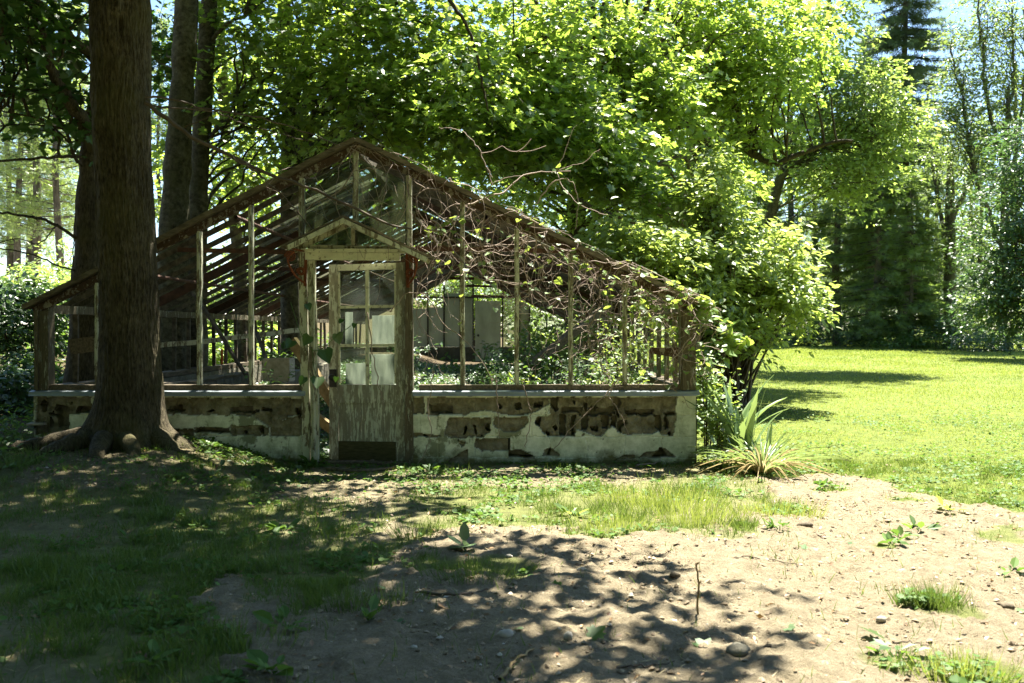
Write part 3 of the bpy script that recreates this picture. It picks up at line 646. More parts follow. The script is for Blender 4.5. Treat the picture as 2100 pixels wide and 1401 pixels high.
for x in (-3.47, -2.70, -2.18, -1.66, -1.25, -0.30, 0.24, 0.565, 1.115, 1.7):
    mb = MB(); mb.bar((x, YB - 0.03, 0.775), (x, YB - 0.03, roofz(x) - 0.12), 0.05, 0.05, (0, 1, 0)); mb.build('rear_mullion', M['black'], gh)
mb = MB(); mb.bar((XL + 0.2, YB - 0.04, 2.37), (XR - 0.4, YB - 0.04, 2.37), 0.05, 0.05); mb.build('rear_transom', M['black'], gh)
rd = MB(); rd.add(*slab([(-1.18, 0.15), (-0.36, 0.15), (-0.36, 2.25), (-1.18, 2.25)], YB - 0.16, 0.05)); rdo = rd.build('rear_door', M['white'], gh)
mb = MB(); mb.lathe((-1.08, YB - 0.175, 1.15), [(0.001, 0.05), (0.035, 0.04), (0.04, 0.02), (0.015, 0.0)], 10, 'y'); mb.build('handle', M['black'], rdo)
for z in (0.5, 1.35):
    mb = MB(); mb.add(*slab([(-1.05, z), (-0.5, z), (-0.5, z + 0.65), (-1.05, z + 0.65)], YB - 0.172, 0.012)); mb.build('panel', M['white'], rdo)

# door frame
xa, xb = (622 - 1050) / F * YF, (845 - 1050) / F * YF
mb = MB(); mb.bar((xa + 0.03, YF + 0.03, -0.02), (xa - 0.005, YF + 0.03, 2.11), 0.075, 0.10, (0, 1, 0), 0.003)
mb.bar((xa + 0.115, YF + 0.0, -0.03), (xa + 0.085, YF + 0.0, 2.03), 0.075, 0.07, (0, 1, 0), 0.003)
mb.lathe((xa + 0.115, YF - 0.045, 0), [(0.012, 0.0), (0.014, 0.4), (0.012, 1.2), (0.012, 1.9)], 6); mb.build('door_jamb', M['frame'], gh)
mb = MB(); mb.bar((xb - 0.02, YF + 0.03, -0.02), (xb - 0.02, YF + 0.03, 2.10), 0.06, 0.10, (0, 1, 0), 0.002)
mb.bar((xb - 0.055, YF + 0.005, 0.02), (xb - 0.055, YF + 0.005, 2.03), 0.03, 0.06, (0, 1, 0), 0.002); mb.build('door_jamb', M['framegrey'], gh)
mb = MB(); mb.bar((xa + 0.03, YF - 0.005, 2.072), (xb - 0.12, YF - 0.005, 2.065), 0.10, 0.07, (0, 0, 1), 0.002)
mb.bar((xa, YF - 0.03, 2.125), (xb - 0.05, YF - 0.03, 2.12), 0.16, 0.035, (0, 0, 1), 0.002); mb.build('door_head', M['doortop'], gh)
mb = MB(); mb.bar((xa + 0.05, YF + 0.02, 0.015), (xb - 0.02, YF - 0.02, 0.005), 0.16, 0.05, (0, 0, 1), 0.006); mb.build('threshold', M['wood'], gh)

# door leaf, hinged on the right and standing ajar inwards
hx, hw = -1.045, 0.84; th = math.radians(14.5)
ux = np.array((-math.cos(th), math.sin(th), -0.012)); uy = np.array((math.sin(th), math.cos(th), 0)); H0 = np.array((hx, YF + 0.045, 0.03))
def dp(u, v, z): return H0 + ux * u + uy * v + np.array((0, 0, z))
def dbox(mb, u0, u1, z0, z1, v0=-0.02, v1=0.02):
    V = [dp(u, v, z) for u in (u0, u1) for v in (v0, v1) for z in (z0, z1)]
    mb.add(V, [(0, 1, 3, 2), (4, 6, 7, 5), (0, 4, 5, 1), (2, 3, 7, 6), (0, 2, 6, 4), (1, 5, 7, 3)])
DH = 1.985
mb = MB(); dbox(mb, 0, 0.115, 0, DH); dbox(mb, hw - 0.10, hw, 0, DH); door = mb.build('door', M['doorstile'], gh)
g0, g1 = 0.115, hw - 0.10
mb = MB(); dbox(mb, g0 + .001, g1 - .001, DH - 0.065, DH - 0.002, -0.018, 0.018); mb.build('top_rail', M['doortop'], door)
mb = MB(); dbox(mb, g0 + .001, g1 - .001, 0.58, 0.765, -0.018, 0.018); mb.build('lock_rail', M['doorpanel'], door)
mb = MB(); dbox(mb, g0 + .001, g1 - .001, 0.0, 0.19, -0.018, 0.018); mb.build('bottom_rail', M['doorbase'], door)
mb = MB(); us = np.linspace(g0 + .002, g1 - .002, 6)
for k in range(5): dbox(mb, us[k] + 0.0015, us[k + 1] - 0.0015, 0.191, 0.579, -0.006 + 0.001 * (k % 2), 0.01)
mb.build('lower_panel', M['doorpanel'], door)
zr = [0.766, 1.160, 1.55, DH - 0.066]; um = (g0 + g1) / 2
mb = MB(); dbox(mb, um - 0.016, um + 0.016, zr[0], zr[3], -0.014, 0.014)
for z in zr[1:3]:
    dbox(mb, g0 + .001, um - 0.017, z - 0.014, z + 0.014, -0.013, 0.013); dbox(mb, um + 0.017, g1 - .001, z - 0.014, z + 0.014, -0.013, 0.013)
for u in (g0 + 0.009, g1 - 0.009):
    for k in range(3): dbox(mb, u - 0.008, u + 0.008, zr[k] + 0.015, zr[k + 1] - 0.015, -0.016, 0.004)
mb.build('muntins', M['doortop'], door)
for k in range(3):
    for u0, u1 in ((g0 + .018, um - 0.017), (um + 0.017, g1 - .018)):
        mb = MB(); dbox(mb, u0, u1, zr[k] + (0.002 if k == 0 else 0.015), zr[k + 1] - (0.015 if k < 2 else 0.002), -0.002, 0.002); mb.build('pane', M['glassclear'], door)
# limewash sheets fixed behind the lower lights
for u0, u1, z0, z1 in ((g0 + .025, um - 0.03, 0.74, 1.07), (g0 + 0.02, um - 0.04, 1.16, 1.46), (um + 0.025, um + 0.25, 0.74, 0.98), (um + 0.17, um + 0.255, 1.16, 1.50)):
    mb = MB(); dbox(mb, u0, u1, z0, z1, 0.026, 0.029); mb.build('sheet', M['sheet'], door)
mb = MB(); c = dp(hw - 0.045, -0.022, 0.84)
dbox(mb, hw - 0.085, hw - 0.005, 0.74, 0.92, -0.026, -0.0205); mb.lathe(c, [(0.012, 0.0), (0.012, 0.03), (0.034, 0.04), (0.038, 0.055), (0.03, 0.07), (0.001, 0.075)], 12, 'y'); mb.build('knob', M['black'], door, smooth=False)

# little gabled hood over the door on scrolled iron brackets
hd = 0.36; A = np.array((-1.615, 0, 2.425)); Lh = np.array((-2.17, 0, 2.155)); Rh = np.array((-0.80, 0, 2.045))
for e in (Lh, Rh):
    t = norm(e - A); up = np.array((abs(t[2]) * (-1 if e[0] < A[0] else 1), 0, abs(t[0])))
    mb = MB()
    for y in (YF - hd, YF - 0.03): mb.bar(A + (0, y, 0) - up * 0.035, e + (0, y, 0) - up * 0.035, 0.05, 0.045, up, 0.001)
    mb.build('hood_rafter', M['frame'], gh)
    mb = MB(); w_ = hd / 3
    for k in range(3):
        y = YF - hd - 0.03 + w_ * (k + 0.5) + 0.02
        mb.bar(A + (0, y, 0) + up * (0.006 + 0.001 * k), e + t * 0.05 + (0, y, 0) + up * (0.006 + 0.001 * k), w_ - 0.006, 0.018, up, 0.002)
    mb.build('hood_board', M['woodx'], gh)
mb = MB(); mb.bar((-2.0, YF - 0.02, 2.165), (-0.98, YF - 0.02, 2.145), 0.05, 0.035, (0, 0, 1)); mb.bar((-1.575, YF - 0.02, 2.18), (-1.575, YF - 0.02, 2.36), 0.035, 0.03, (0, 1, 0)); mb.build('hood_tympanum_frame', M['frame'], gh)
mb = MB(); mb.add(*slab([(-1.98, 2.19), (-1.6, 2.19), (-1.6, 2.365)], YF - 0.015)); mb.build('hood_pane', M['glass'], gh)
mb = MB(); mb.add(*slab([(-1.55, 2.19), (-1.06, 2.18), (-1.55, 2.365)], YF - 0.015)); mb.build('hood_pane', M['glass'], gh)
for x, s in ((-2.04, -1), (-1.04, 1)):
    mb = MB(); r = 0.011
    top = 2.115 if s < 0 else 2.10
    mb.bar((x, YF - 0.03, top), (x + s * 0.05, YF - hd, top), 0.03, 0.012, (0, 0, 1)); mb.bar((x, YF - 0.03, top), (x + s * 0.01, YF - 0.03, top - 0.34), 0.03, 0.012, (0, 1, 0))
    q = smooth_path([(x + s * 0.05, YF - hd + 0.02, top - 0.02), (x + s * 0.12, YF - hd + 0.06, top - 0.10), (x + s * 0.08, YF - 0.16, top - 0.24), (x + s * 0.01, YF - 0.04, top - 0.31)], 16); mb.tube(q, r, 6)
    a = np.linspace(0, 4.2 * math.pi, 34); rr = 0.055 * (1 - a / a[-1] * 0.75)
    mb.tube(np.stack([x + s * (0.10 + rr * np.cos(a)), np.full(34, YF - hd + 0.08), top - 0.065 + rr * np.sin(a)], 1), 0.008, 5)
    mb.tube(np.stack([x + s * (0.035 + rr * .8 * np.cos(a)), np.full(34, YF - 0.10), top - 0.20 + rr * .8 * np.sin(a)], 1), 0.008, 5)
    mb.build('bracket', M['bracket'], gh)
def at(px, Y): return (px - 1050) / F * Y
# ---------------------------------------------------------------- trees round the greenhouse
def trunk_pts(lst, Y, x0y0):
    """photo polyline at distance Y, started from the ground"""
    pts = [np.array((x0y0[0], x0y0[1], gzf(*x0y0) - 0.15))]
    for px, py in lst: pts.append(P(px, py, Y))
    return pts
# the big maple in front of the wall
TX, TY = (265 - 1050) / F * 9.35, 9.35
r0 = np.random.default_rng(3)
mt = thing('maple_tree', (TX, TY, gzf(TX, TY)), 'thick brown maple trunk with spreading roots, growing right against the front wall', 'tree')
zc = np.array([-0.2, 0.0, 0.08, 0.16, 0.28, 0.45, 0.7, 1.0, 1.5, 2.1, 2.7, 3.2, 3.6, 4.0, 4.4, 5.0, 6.0, 7.5, 9.5])
rc = np.array([0.38, 0.36, 0.345, 0.325, 0.305, 0.285, 0.270, 0.258, 0.25, 0.25, 0.245, 0.25, 0.258, 0.262, 0.262, 0.25, 0.22, 0.16, 0.08])
cxp = np.array([265, 265, 265, 265, 266, 267, 267, 266, 265, 259, 253, 250, 251, 250, 248, 247, 250, 262, 270.0])
zf = np.concatenate([np.arange(-0.2, 4.8, 0.025), np.arange(4.8, 9.5, 0.15)]); nseg = 320; ang = np.linspace(-1.5 * math.pi, 0.5 * math.pi, nseg, endpoint=False)
A_, Z_ = np.meshgrid(ang, zf); rr = np.interp(Z_, zc, rc); cx = (np.interp(Z_, zc, cxp) - 1050) / F * 9.35
flare = np.exp(-np.clip(Z_, 0, 9) / 0.13)
lob = sum(a * np.abs(np.cos((A_ - p) * 0.5)) ** 70 for p, a in ((-2.75, 0.75), (-1.9, 0.22), (-0.95, 0.25), (-0.15, 0.65), (0.9, 0.4), (2.2, 0.5)))
rr = rr + flare * (lob * 0.50 - 0.02)
rr *= 1 + 0.03 * fbm(A_ * 1.2, Z_, 1.2, 3, 3) + 0.012 * fbm(A_ * 9, Z_ * 0.9, 2.2, 3, 5)
wv = 0.25 * fbm(A_ * 1.5, Z_, 1.3, 3, 12); ridge = np.abs(fbm((A_ + wv) * 10 + 40, Z_ * 4, 1.0, 2, 7)) + 0.6 * np.abs(fbm((A_ + wv) * 20 + 40, Z_ * 8, 1.0, 2, 8)); rr += 0.024 * ridge
for (ap, zp, hgt, sa, sz) in ((-1.35, 4.05, 0.035, 0.22, 0.10), (-1.2, 3.85, -0.05, 0.07, 0.07), (-1.6, 3.95, 0.03, 0.1, 0.16), (-2.1, 2.95, 0.045, 0.3, 0.14), (-1.35, 4.05, -0.06, 0.06, 0.03), (-0.35, 4.05, 0.03, 0.3, 0.2)):
    da = (A_ - ap - 2 * math.pi * np.round((A_ - ap) / (2 * math.pi))); rr += hgt * np.exp(-(da / sa) ** 2 - ((Z_ - zp) / sz) ** 2)
gzb = gzf(TX, TY)
Zw = Z_ + gzb - flare * 0.05 * (rr > 0.6)
V = np.stack([(cx + rr * np.cos(A_)).ravel(), (TY + rr * np.sin(A_)).ravel(), Zw.ravel()], 1)
i, j = np.meshgrid(np.arange(nseg), np.arange(len(zf) - 1)); a = (j * nseg + i).ravel(); b2 = (j * nseg + (i + 1) % nseg).ravel()
Q = np.stack([a, b2, b2 + nseg, a + nseg], 1)
mesh_from('trunk', V, Q.ravel(), np.arange(len(Q)) * 4, M['bark'], mt, None, True)
for pts, ra in (([(-0.28, -0.12, .10), (-0.7, -0.3, .05), (-1.05, -0.42, -.03)], .11), ([(-0.1, -0.35, .12), (-0.05, -0.62, .04), (0.05, -0.85, -.06)], .085), ([(0.26, -0.1, .12), (0.46, -0.26, .02), (0.75, -0.42, -.08)], .11), ([(0.1, -0.35, .12), (0.25, -0.55, .04), (.3, -.8, -.05)], .07), ([(-0.3, -0.3, .1), (-0.5, -0.55, .03), (-.6, -.9, -.05)], .09)):
    q = smooth_path([np.array((TX, TY, 0)) + np.array((x, y, gzf(TX + x, TY + y) + z - 0.02)) for x, y, z in pts], 14)
    b = MB(); b.tube(q, ra * np.linspace(1.2, 0.45, 14) * (1 + .08 * r0.normal(0, 1, 14)), 12); b.build('root', M['bark'], mt, smooth=True)
def limb(parent, lst, Y, r0_, r1_, dy=0.0, m='bark', sides=8, jag=0.0, name='limb', n=26):
    pts = [P(px, py, Y + dy * k / max(1, len(lst) - 1)) for k, (px, py) in enumerate(lst)]
    q = smooth_path(pts, n)
    if jag: q[1:-1] += r0.normal(0, jag, (n - 2, 3))
    b = MB(); b.tube(q, np.linspace(r0_, r1_, n), sides); return b.build(name, M[m], parent, smooth=True)
limb(mt, [(300, 212), (345, 245), (400, 285), (470, 318), (560, 362), (640, 388), (720, 425), (800, 462), (845, 470)], 9.2, 0.022, 0.009, 0.2, 'twig', 7, 0.006)
limb(mt, [(300, 200), (360, 205), (420, 225), (520, 240), (600, 262), (700, 300)], 9.3, 0.012, 0.005, 0.5, 'twig', 6, 0.006)
limb(mt, [(300, 215), (360, 222), (440, 232), (520, 262), (640, 290)], 9.4, 0.010, 0.004, 0.5, 'twig', 6, 0.006)
limb(mt, [(380, 262), (410, 250), (432, 238)], 9.25, 0.008, 0.003, 0, 'twig', 5, 0.004)
limb(mt, [(470, 318), (520, 350), (575, 400), (640, 470)], 9.25, 0.012, 0.004, 0, 'twig', 5, 0.01)
for e in ((-6.5, 8.0, 7.5), (-1.8, 8.2, 8.2), (-3.4, 6.6, 8.5), (-3.0, 12, 8.0), (-5.5, 11.5, 8.8)):
    q = smooth_path([np.array((-3.62, 9.35, 5.2)), (np.array((-3.6, 9.35, 6.2)) + np.array(e)) / 2, np.array(e)], 16); b = MB(); b.tube(q, np.linspace(0.13, 0.03, 16), 8); b.build('limb', M['bark'], mt, smooth=True)
CE = [(np.array((-3.6, 8.9, 8.6)), np.array((4.2, 3.9, 3.0)), 430), (np.array((-1.9, 9.2, 7.4)), np.array((2.9, 2.5, 1.7)), 190), (np.array((-6.3, 8.4, 6.9)), np.array((2.6, 2.8, 1.5)), 170), (np.array((-2.0, 6.4, 6.4)), np.array((2.2, 2.2, 1.0)), 150), (np.array((0.2, 7.0, 6.5)), np.array((1.9, 1.7, 0.9)), 100), (np.array((-5.4, 5.6, 6.2)), np.array((2.4, 2.2, 1.0)), 130)]
C, O = crown_points(CE, r0, 0.6); p, nr, d, s = sprays(C, O, 1.0 * r0.uniform(.7, 1.3, len(C)), 46, 0.13, r0)
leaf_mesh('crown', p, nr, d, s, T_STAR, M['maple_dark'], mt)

rA = np.random.default_rng(21)
# left neighbour with the leaning limb
x0, y0 = (172 - 1050) / F * 11.6, 11.6
tree('maple_tree', 'maple behind the big trunk with a dark limb leaning out to the upper left', x0, y0,
     trunk_pts([(182, 700), (186, 500), (194, 320), (215, 150), (240, -100), (250, -500)], 11.6, (x0, y0)), [0.30, 0.22, 0.16, 0.13, 0.11, 0.06],
     [([P(196, 310, 11.5), P(172, 250, 11.3), P(140, 200, 11.1), P(112, 150, 11), P(88, 70, 10.9), P(50, -60, 10.8)], 0.085, 0.045),
      ([P(200, 125, 11.6), P(160, 90, 11.4), P(125, 55, 11.2), P(80, 5, 11), P(20, -60, 10.8)], 0.06, 0.03),
      ([P(192, 323, 11.6), P(140, 322, 11.3), P(80, 325, 11.1), P(-20, 332, 10.9)], 0.022, 0.012), ([P(190, 285, 11.6), P(120, 262, 11.3), P(60, 257, 11.1), P(-20, 258, 10.9)], 0.014, 0.008), ([P(150, 300, 11.4), P(95, 250, 11.2), P(40, 236, 11.1), P(-20, 225, 11)], 0.013, 0.007),
      ([P(190, 360, 11.6), P(160, 330, 11.4), P(145, 290, 11.3), P(138, 250, 11.2)], 0.012, 0.006), ([P(175, 500, 11.6), P(110, 458, 11.2), P(50, 443, 11), P(-20, 432, 10.8)], 0.02, 0.012), ([P(90, 190, 11.3), P(40, 183, 11.1), P(-20, 182, 10.9)], 0.016, 0.01),
      ([P(120, 460, 11.2), P(80, 500, 11), P(40, 490, 10.9), P(-20, 500, 10.8)], 0.008, 0.004), ([P(160, 555, 11.5), P(120, 545, 11.2), P(60, 520, 11), P(-20, 505, 10.8)], 0.012, 0.006), ([P(150, 550, 11.4), P(153, 480, 11.3), P(158, 420, 11.2)], 0.008, 0.004)],
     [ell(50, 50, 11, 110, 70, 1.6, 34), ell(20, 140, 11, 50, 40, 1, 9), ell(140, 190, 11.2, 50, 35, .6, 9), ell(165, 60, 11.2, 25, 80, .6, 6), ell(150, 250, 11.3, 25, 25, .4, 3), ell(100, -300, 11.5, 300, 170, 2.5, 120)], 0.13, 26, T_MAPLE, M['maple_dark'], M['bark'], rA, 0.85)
# pair of grey trunks just outside the left wall
x0, y0 = (345 - 1050) / F * 14.6, 14.6
tree('maple_tree', 'stout grey speckled trunk, left one of the close pair rising behind the left roof slope', x0, y0,
     trunk_pts([(352, 640), (358, 470), (368, 300), (378, 150), (386, 0), (395, -300), (400, -800)], 14.6, (x0, y0)), [0.33, 0.26, 0.21, 0.185, 0.175, 0.17, 0.12, .05], 
     [([P(395, -150, 14.6), P(480, -350, 14.5), P(560, -520, 14)], 0.1, 0.03), ([P(392, -200, 14.6), P(260, -380, 14.3), P(160, -520, 14)], 0.1, 0.03)],
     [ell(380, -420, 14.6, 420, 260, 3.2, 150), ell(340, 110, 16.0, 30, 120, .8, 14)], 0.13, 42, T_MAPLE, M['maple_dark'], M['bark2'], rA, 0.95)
x0, y0 = (395 - 1050) / F * 15.3, 15.3
tree('maple_tree', 'slimmer dark trunk, right one of the close pair rising behind the left roof slope', x0, y0,
     trunk_pts([(398, 640), (404, 470), (412, 320), (422, 150), (432, 0), (445, -300), (460, -700)], 15.3, (x0, y0)), [0.26, 0.2, 0.165, 0.15, 0.14, 0.13, 0.1, .04],
     [([P(424, 100, 15.3), P(470, 50, 15.1), P(520, 30, 15)], 0.04, 0.015), ([P(410, 330, 15.3), P(450, 260, 15.1), P(500, 230, 14.9)], 0.02, 0.01)],
     [ell(530, 90, 15.5, 100, 110, 1.4, 46), ell(560, 240, 15.5, 110, 100, 1.2, 32), ell(500, 330, 17, 80, 110, 1.2, 26), ell(370, 250, 17.5, 50, 150, 1, 18), ell(620, -250, 15.5, 330, 200, 3, 100)], 0.12, 32, T_MAPLE, M['maple'], M['bark2'], rA, 0.9)
x0, y0 = (500 - 1050) / F * 19, 19.0
tree('maple_tree', 'thin leaning trunk between the close pair and the gable, thinly leaved', x0, y0,
     trunk_pts([(492, 560), (478, 420), (466, 300), (458, 150), (452, 0), (448, -300)], 19, (x0, y0)), [0.16, 0.13, 0.11, 0.1, 0.095, 0.08, .05], [],
     [ell(450, 130, 19, 90, 130, 1.6, 60), ell(530, 400, 20, 110, 90, 1.6, 44), ell(360, 330, 20, 60, 90, 1.5, 26), ell(460, -160, 19, 200, 150, 2, 60)], 0.12, 28, T_MAPLE, M['maple'], M['bark2'], rA, 0.95)
x0, y0 = (600 - 1050) / F * 17, 17.0
tree('maple_tree', 'forked trunk rising straight behind the left side of the gable peak', x0, y0,
     trunk_pts([(596, 640), (594, 480), (595, 330), (598, 210), (590, 100), (582, -60), (575, -400)], 17, (x0, y0)), [0.22, 0.17, 0.155, 0.15, 0.13, 0.12, 0.11, .05],
     [([P(598, 220, 17), P(622, 140, 16.9), P(636, 60, 16.8), P(648, -80, 16.7)], 0.10, 0.07), ([P(600, 240, 17), P(680, 150, 16.8), P(735, 60, 16.6), P(770, -60, 16.5)], 0.07, 0.04), ([P(612, 170, 17), P(690, 70, 16), P(830, 0, 15), P(980, -90, 14)], 0.06, 0.03), ([P(735, 60, 16.6), P(748, 0, 16.6), P(745, -80, 16.6)], 0.1, 0.08)],
     [ell(640, 120, 16, 130, 130, 1.6, 38), ell(760, 210, 14.5, 140, 100, 1.6, 60), ell(860, 90, 15, 160, 120, 2, 74), ell(690, 30, 14.5, 150, 90, 1.5, 36), ell(980, 180, 14, 130, 120, 1.5, 64), ell(900, 270, 14.5, 150, 60, 1.5, 40), ell(760, -210, 15.5, 420, 200, 3.5, 120)], 0.12, 34, T_MAPLE, M['maple'], M['bark2'], rA, 0.9)
# the great maple right of the ridge
x0, y0 = at(1428, 23), 23.0
tree('maple_tree', 'large sunlit maple whose bright crown hangs over the right roof slope', x0, y0,
     trunk_pts([(1428, 560), (1424, 420), (1432, 280), (1425, 120), (1410, -40), (1400, -300)], 23, (x0, y0)), [0.34, 0.28, 0.24, 0.22, 0.2, 0.15, .08],
     [([P(1430, 330, 23), P(1470, 283, 22.5), P(1515, 295, 22), P(1550, 320, 21.8), P(1590, 335, 21.6), P(1680, 300, 21.4), P(1745, 288, 21.2)], 0.13, 0.03), ([P(1432, 250, 23), P(1460, 215, 22.7), P(1500, 200, 22.4), P(1560, 120, 22)], 0.13, 0.04), ([P(1425, 200, 23), P(1300, 130, 18), P(1180, 100, 16), P(1060, 110, 15)], 0.09, 0.02), ([P(1425, 260, 23), P(1300, 250, 18), P(1180, 240, 16.5), P(1080, 300, 15.5)], 0.07, 0.015),
      ([P(905, -20, 13), P(955, 50, 13), P(985, 150, 13), P(1000, 230, 13)], 0.03, 0.012), ([P(1050, -30, 14), P(1054, 70, 14), P(1045, 110, 14)], 0.012, 0.007)],
     [ell(1110, 130, 15.5, 120, 130, 1.8, 105), ell(1240, 90, 17.5, 130, 130, 2, 120), ell(1400, 60, 20.5, 170, 130, 2.2, 160), ell(1530, 150, 21, 130, 150, 2, 150), ell(1210, 270, 15.5, 130, 90, 1.6, 84), ell(1330, 210, 18, 120, 110, 1.6, 92), ell(1060, 300, 15, 100, 70, 1.3, 50), ell(1270, 370, 16, 80, 70, 1, 34), ell(1480, 330, 22.5, 110, 90, 1.5, 50), ell(1620, 90, 21.5, 90, 120, 1.5, 64), ell(1200, -220, 18, 420, 180, 4, 90)],
     0.12, 42, T_MAPLE, M['maple'], M['bark'], rA, 0.95)
tree('maple_tree', 'dense maple standing in shade beyond the far end of the right roof slope', 1.9, 30.0,
     trunk_pts([(1180, 500), (1186, 300), (1180, 100), (1180, -200)], 30, (1.9, 30)), [0.34, 0.3, 0.26, 0.22, .1], [],
     [ell(1060, 350, 29, 150, 150, 2.5, 110), ell(1250, 330, 29, 150, 170, 2.5, 120), ell(1150, 160, 30, 220, 170, 3, 130), ell(1400, 420, 28, 130, 160, 2.5, 110), ell(930, 260, 30, 160, 190, 2.5, 100), ell(1400, 180, 30, 180, 170, 3, 110)], 0.16, 40, T_STAR, M['maple'], M['bark'], rA, 1.2)
tree('maple_tree', 'maple further back behind the gable peak, seen in glimpses between nearer leaves', -5.2, 31.0,
     trunk_pts([(700, 500), (705, 300), (710, 100), (705, -200)], 31, (-5.2, 31)), [0.3, 0.26, 0.22, 0.18, .1], [],
     [ell(640, 330, 30, 110, 100, 2.5, 36), ell(760, 200, 31, 190, 190, 3, 84), ell(540, 160, 32, 110, 150, 3, 20), ell(820, 400, 30, 140, 120, 2, 60)], 0.16, 36, T_STAR, M['maple'], M['bark2'], rA, 1.2)

# bright young tree and shrubs behind the right eaves
def bush(name, label, x, y, ells, lsize, nleaf, T, m, rng, sprayL=0.6, cat='shrub', group=None, stems=5, frac=0.3, flat=.12, droop=.4, shell=.4):
    root = thing(name, (x, y, gzf(x, y)), label, cat, group)
    C, O = crown_points(ells, rng, shell); g = gz(C[:, 0], C[:, 1]); C[:, 2] = np.maximum(C[:, 2], g + 0.1)
    p, nr, d, s = sprays(C, O, sprayL * rng.uniform(.7, 1.3, len(C)), nleaf, lsize, rng, droop, flat)
    p[:, 2] = np.maximum(p[:, 2], gz(p[:, 0], p[:, 1]) + 0.02)
    leaf_mesh('foliage', p, nr, d, s, T, m, root)
    tw = MB()
    for i in rng.choice(len(C), max(stems, int(len(C) * frac)), replace=len(C) < stems):
        b0 = np.array((x + rng.normal(0, .12), y + rng.normal(0, .12), gzf(x, y) - .05)); mid = (b0 + C[i]) / 2 + np.array((0, 0, .15 * (C[i][2] - b0[2]))) + rng.normal(0, .08, 3)
        q = smooth_path([b0, mid, C[i]], 8); tw.tube(q, np.linspace(0.012 + 0.006 * np.linalg.norm(C[i] - b0), 0.004, 8), 4)
    tw.build('stem', M['twig'], root, smooth=True); return root
rB = np.random.default_rng(33)
bush('young_tree', 'bright yellow green bushy young tree beside the right wall, drooping towards the lawn', 3.4, 15.8,
     [ell(1450, 420, 15.8, 75, 90, .9, 70), ell(1540, 520, 15.8, 110, 80, 1, 110), ell(1440, 570, 15.3, 130, 100, 1.1, 140), ell(1600, 605, 15.8, 85, 60, .8, 70), ell(1495, 660, 15.5, 80, 55, .8, 60), ell(1350, 530, 14.6, 120, 60, .8, 64), ell(1460, 335, 15.8, 32, 40, .4, 12), ell(1280, 490, 14.2, 70, 45, .6, 30)],
     0.115, 40, T_OVAL, M['shrub'], rB, 0.65, 'tree', None, 6, 0.25)
tree('box_elder_tree', 'pale green box elder whose crown spreads over the lawn in front of the conifers', 6.4, 27.5,
     trunk_pts([(1560, 560), (1590, 400), (1640, 250), (1690, 100), (1700, -100)], 27.5, (6.4, 27.5)), [0.2, 0.17, 0.14, 0.1, .07, .04],
     [([P(1590, 380, 27.5), P(1640, 330, 27), P(1700, 300, 26.8), P(1790, 290, 26.5)], 0.09, 0.02), ([P(1640, 240, 27.5), P(1700, 170, 27), P(1760, 150, 27)], 0.05, 0.02)],
     [ell(1740, 180, 26.5, 110, 70, 1.5, 70), ell(1760, 260, 26.5, 130, 70, 1.6, 110), ell(1690, 330, 26.5, 90, 70, 1.4, 60), ell(1790, 340, 26.5, 70, 50, 1, 40), ell(1700, 50, 27, 80, 70, 1.3, 46), ell(1850, 260, 26.2, 45, 45, .8, 20), ell(1640, 190, 27, 70, 90, 1.4, 40), ell(1740, 400, 26.5, 60, 40, .8, 16), ell(1690, -120, 27.5, 160, 110, 2, 60)],
     0.14, 36, T_OVAL, M['elder'], M['bark2'], rB, 1.0)

# ---------------------------------------------------------------- forest edge beyond the lawn
def conifer(name, label, x, y, H, rad, m, mb_, rng, base=0.06, nb=150, droop=0.35, nl=0.30, dens_=26, pend=0.5, group=None, cat='tree', sparse=0.0):
    root = thing(name, (x, y, gzf(x, y)), label, cat, group); z0 = gzf(x, y)
    b = MB(); q = np.array([(x + 0.05 * math.sin(k), y, z0 - .2 + (H + .2) * k / 20) for k in range(21)]); b.tube(q, np.linspace(0.016 * H, 0.01, 21), 8); b.build('trunk', mb_, root, smooth=True)
    f = np.sort(rng.uniform(0, 1, nb)) ** 0.85; tw = MB(); PP = []; NN = []; DD = []; SS = []
    for k in range(nb):
        h = base + (1 - base) * f[k] * 0.995; L = rad * ((1 - h) ** 0.8) * rng.uniform(0.6, 1.15) + 0.15; a = rng.uniform(0, 2 * math.pi)
        o = np.array((math.cos(a), math.sin(a), 0)); s0 = np.array((x, y, z0 + h * H)); n = 7; t = np.linspace(0, 1, n)[:, None]
        br = s0 + o * L * t + np.array((0, 0, 1)) * (-droop * L * t ** 1.3 + 0.16 * L * t ** 3)
        tw.tube(br, np.linspace(0.02 + .008 * L, 0.005, n), 3)
        cnt = int(dens_ * L * (1 - sparse)) + 5; tt = rng.uniform(0.12, 1.0, cnt); c = np.stack([np.interp(tt, t[:, 0], br[:, i]) for i in range(3)], 1)
        sd = np.array((-o[1], o[0], 0)); sg = rng.choice([-1, 1], cnt); sp_ = rng.uniform(0.1, 1, cnt)
        dd = o * 0.75 + sd * (sg * sp_)[:, None] + np.array((0, 0, -1)) * (pend * rng.uniform(0.2, 1.2, cnt))[:, None]
        PP.append(c); DD.append(dd); NN.append(np.array((0, 0, 1.0)) + rng.normal(0, .5, (cnt, 3))); SS.append(nl * rng.uniform(.7, 1.6, cnt) * (1.1 - 0.5 * tt))
    tw.build('branches', mb_, root)
    leaf_mesh('crown', np.concatenate(PP), np.concatenate(NN), np.concatenate(DD), np.concatenate(SS) * 1.0, T_TUFT, m, root); return root
_tv = []; _tf = []
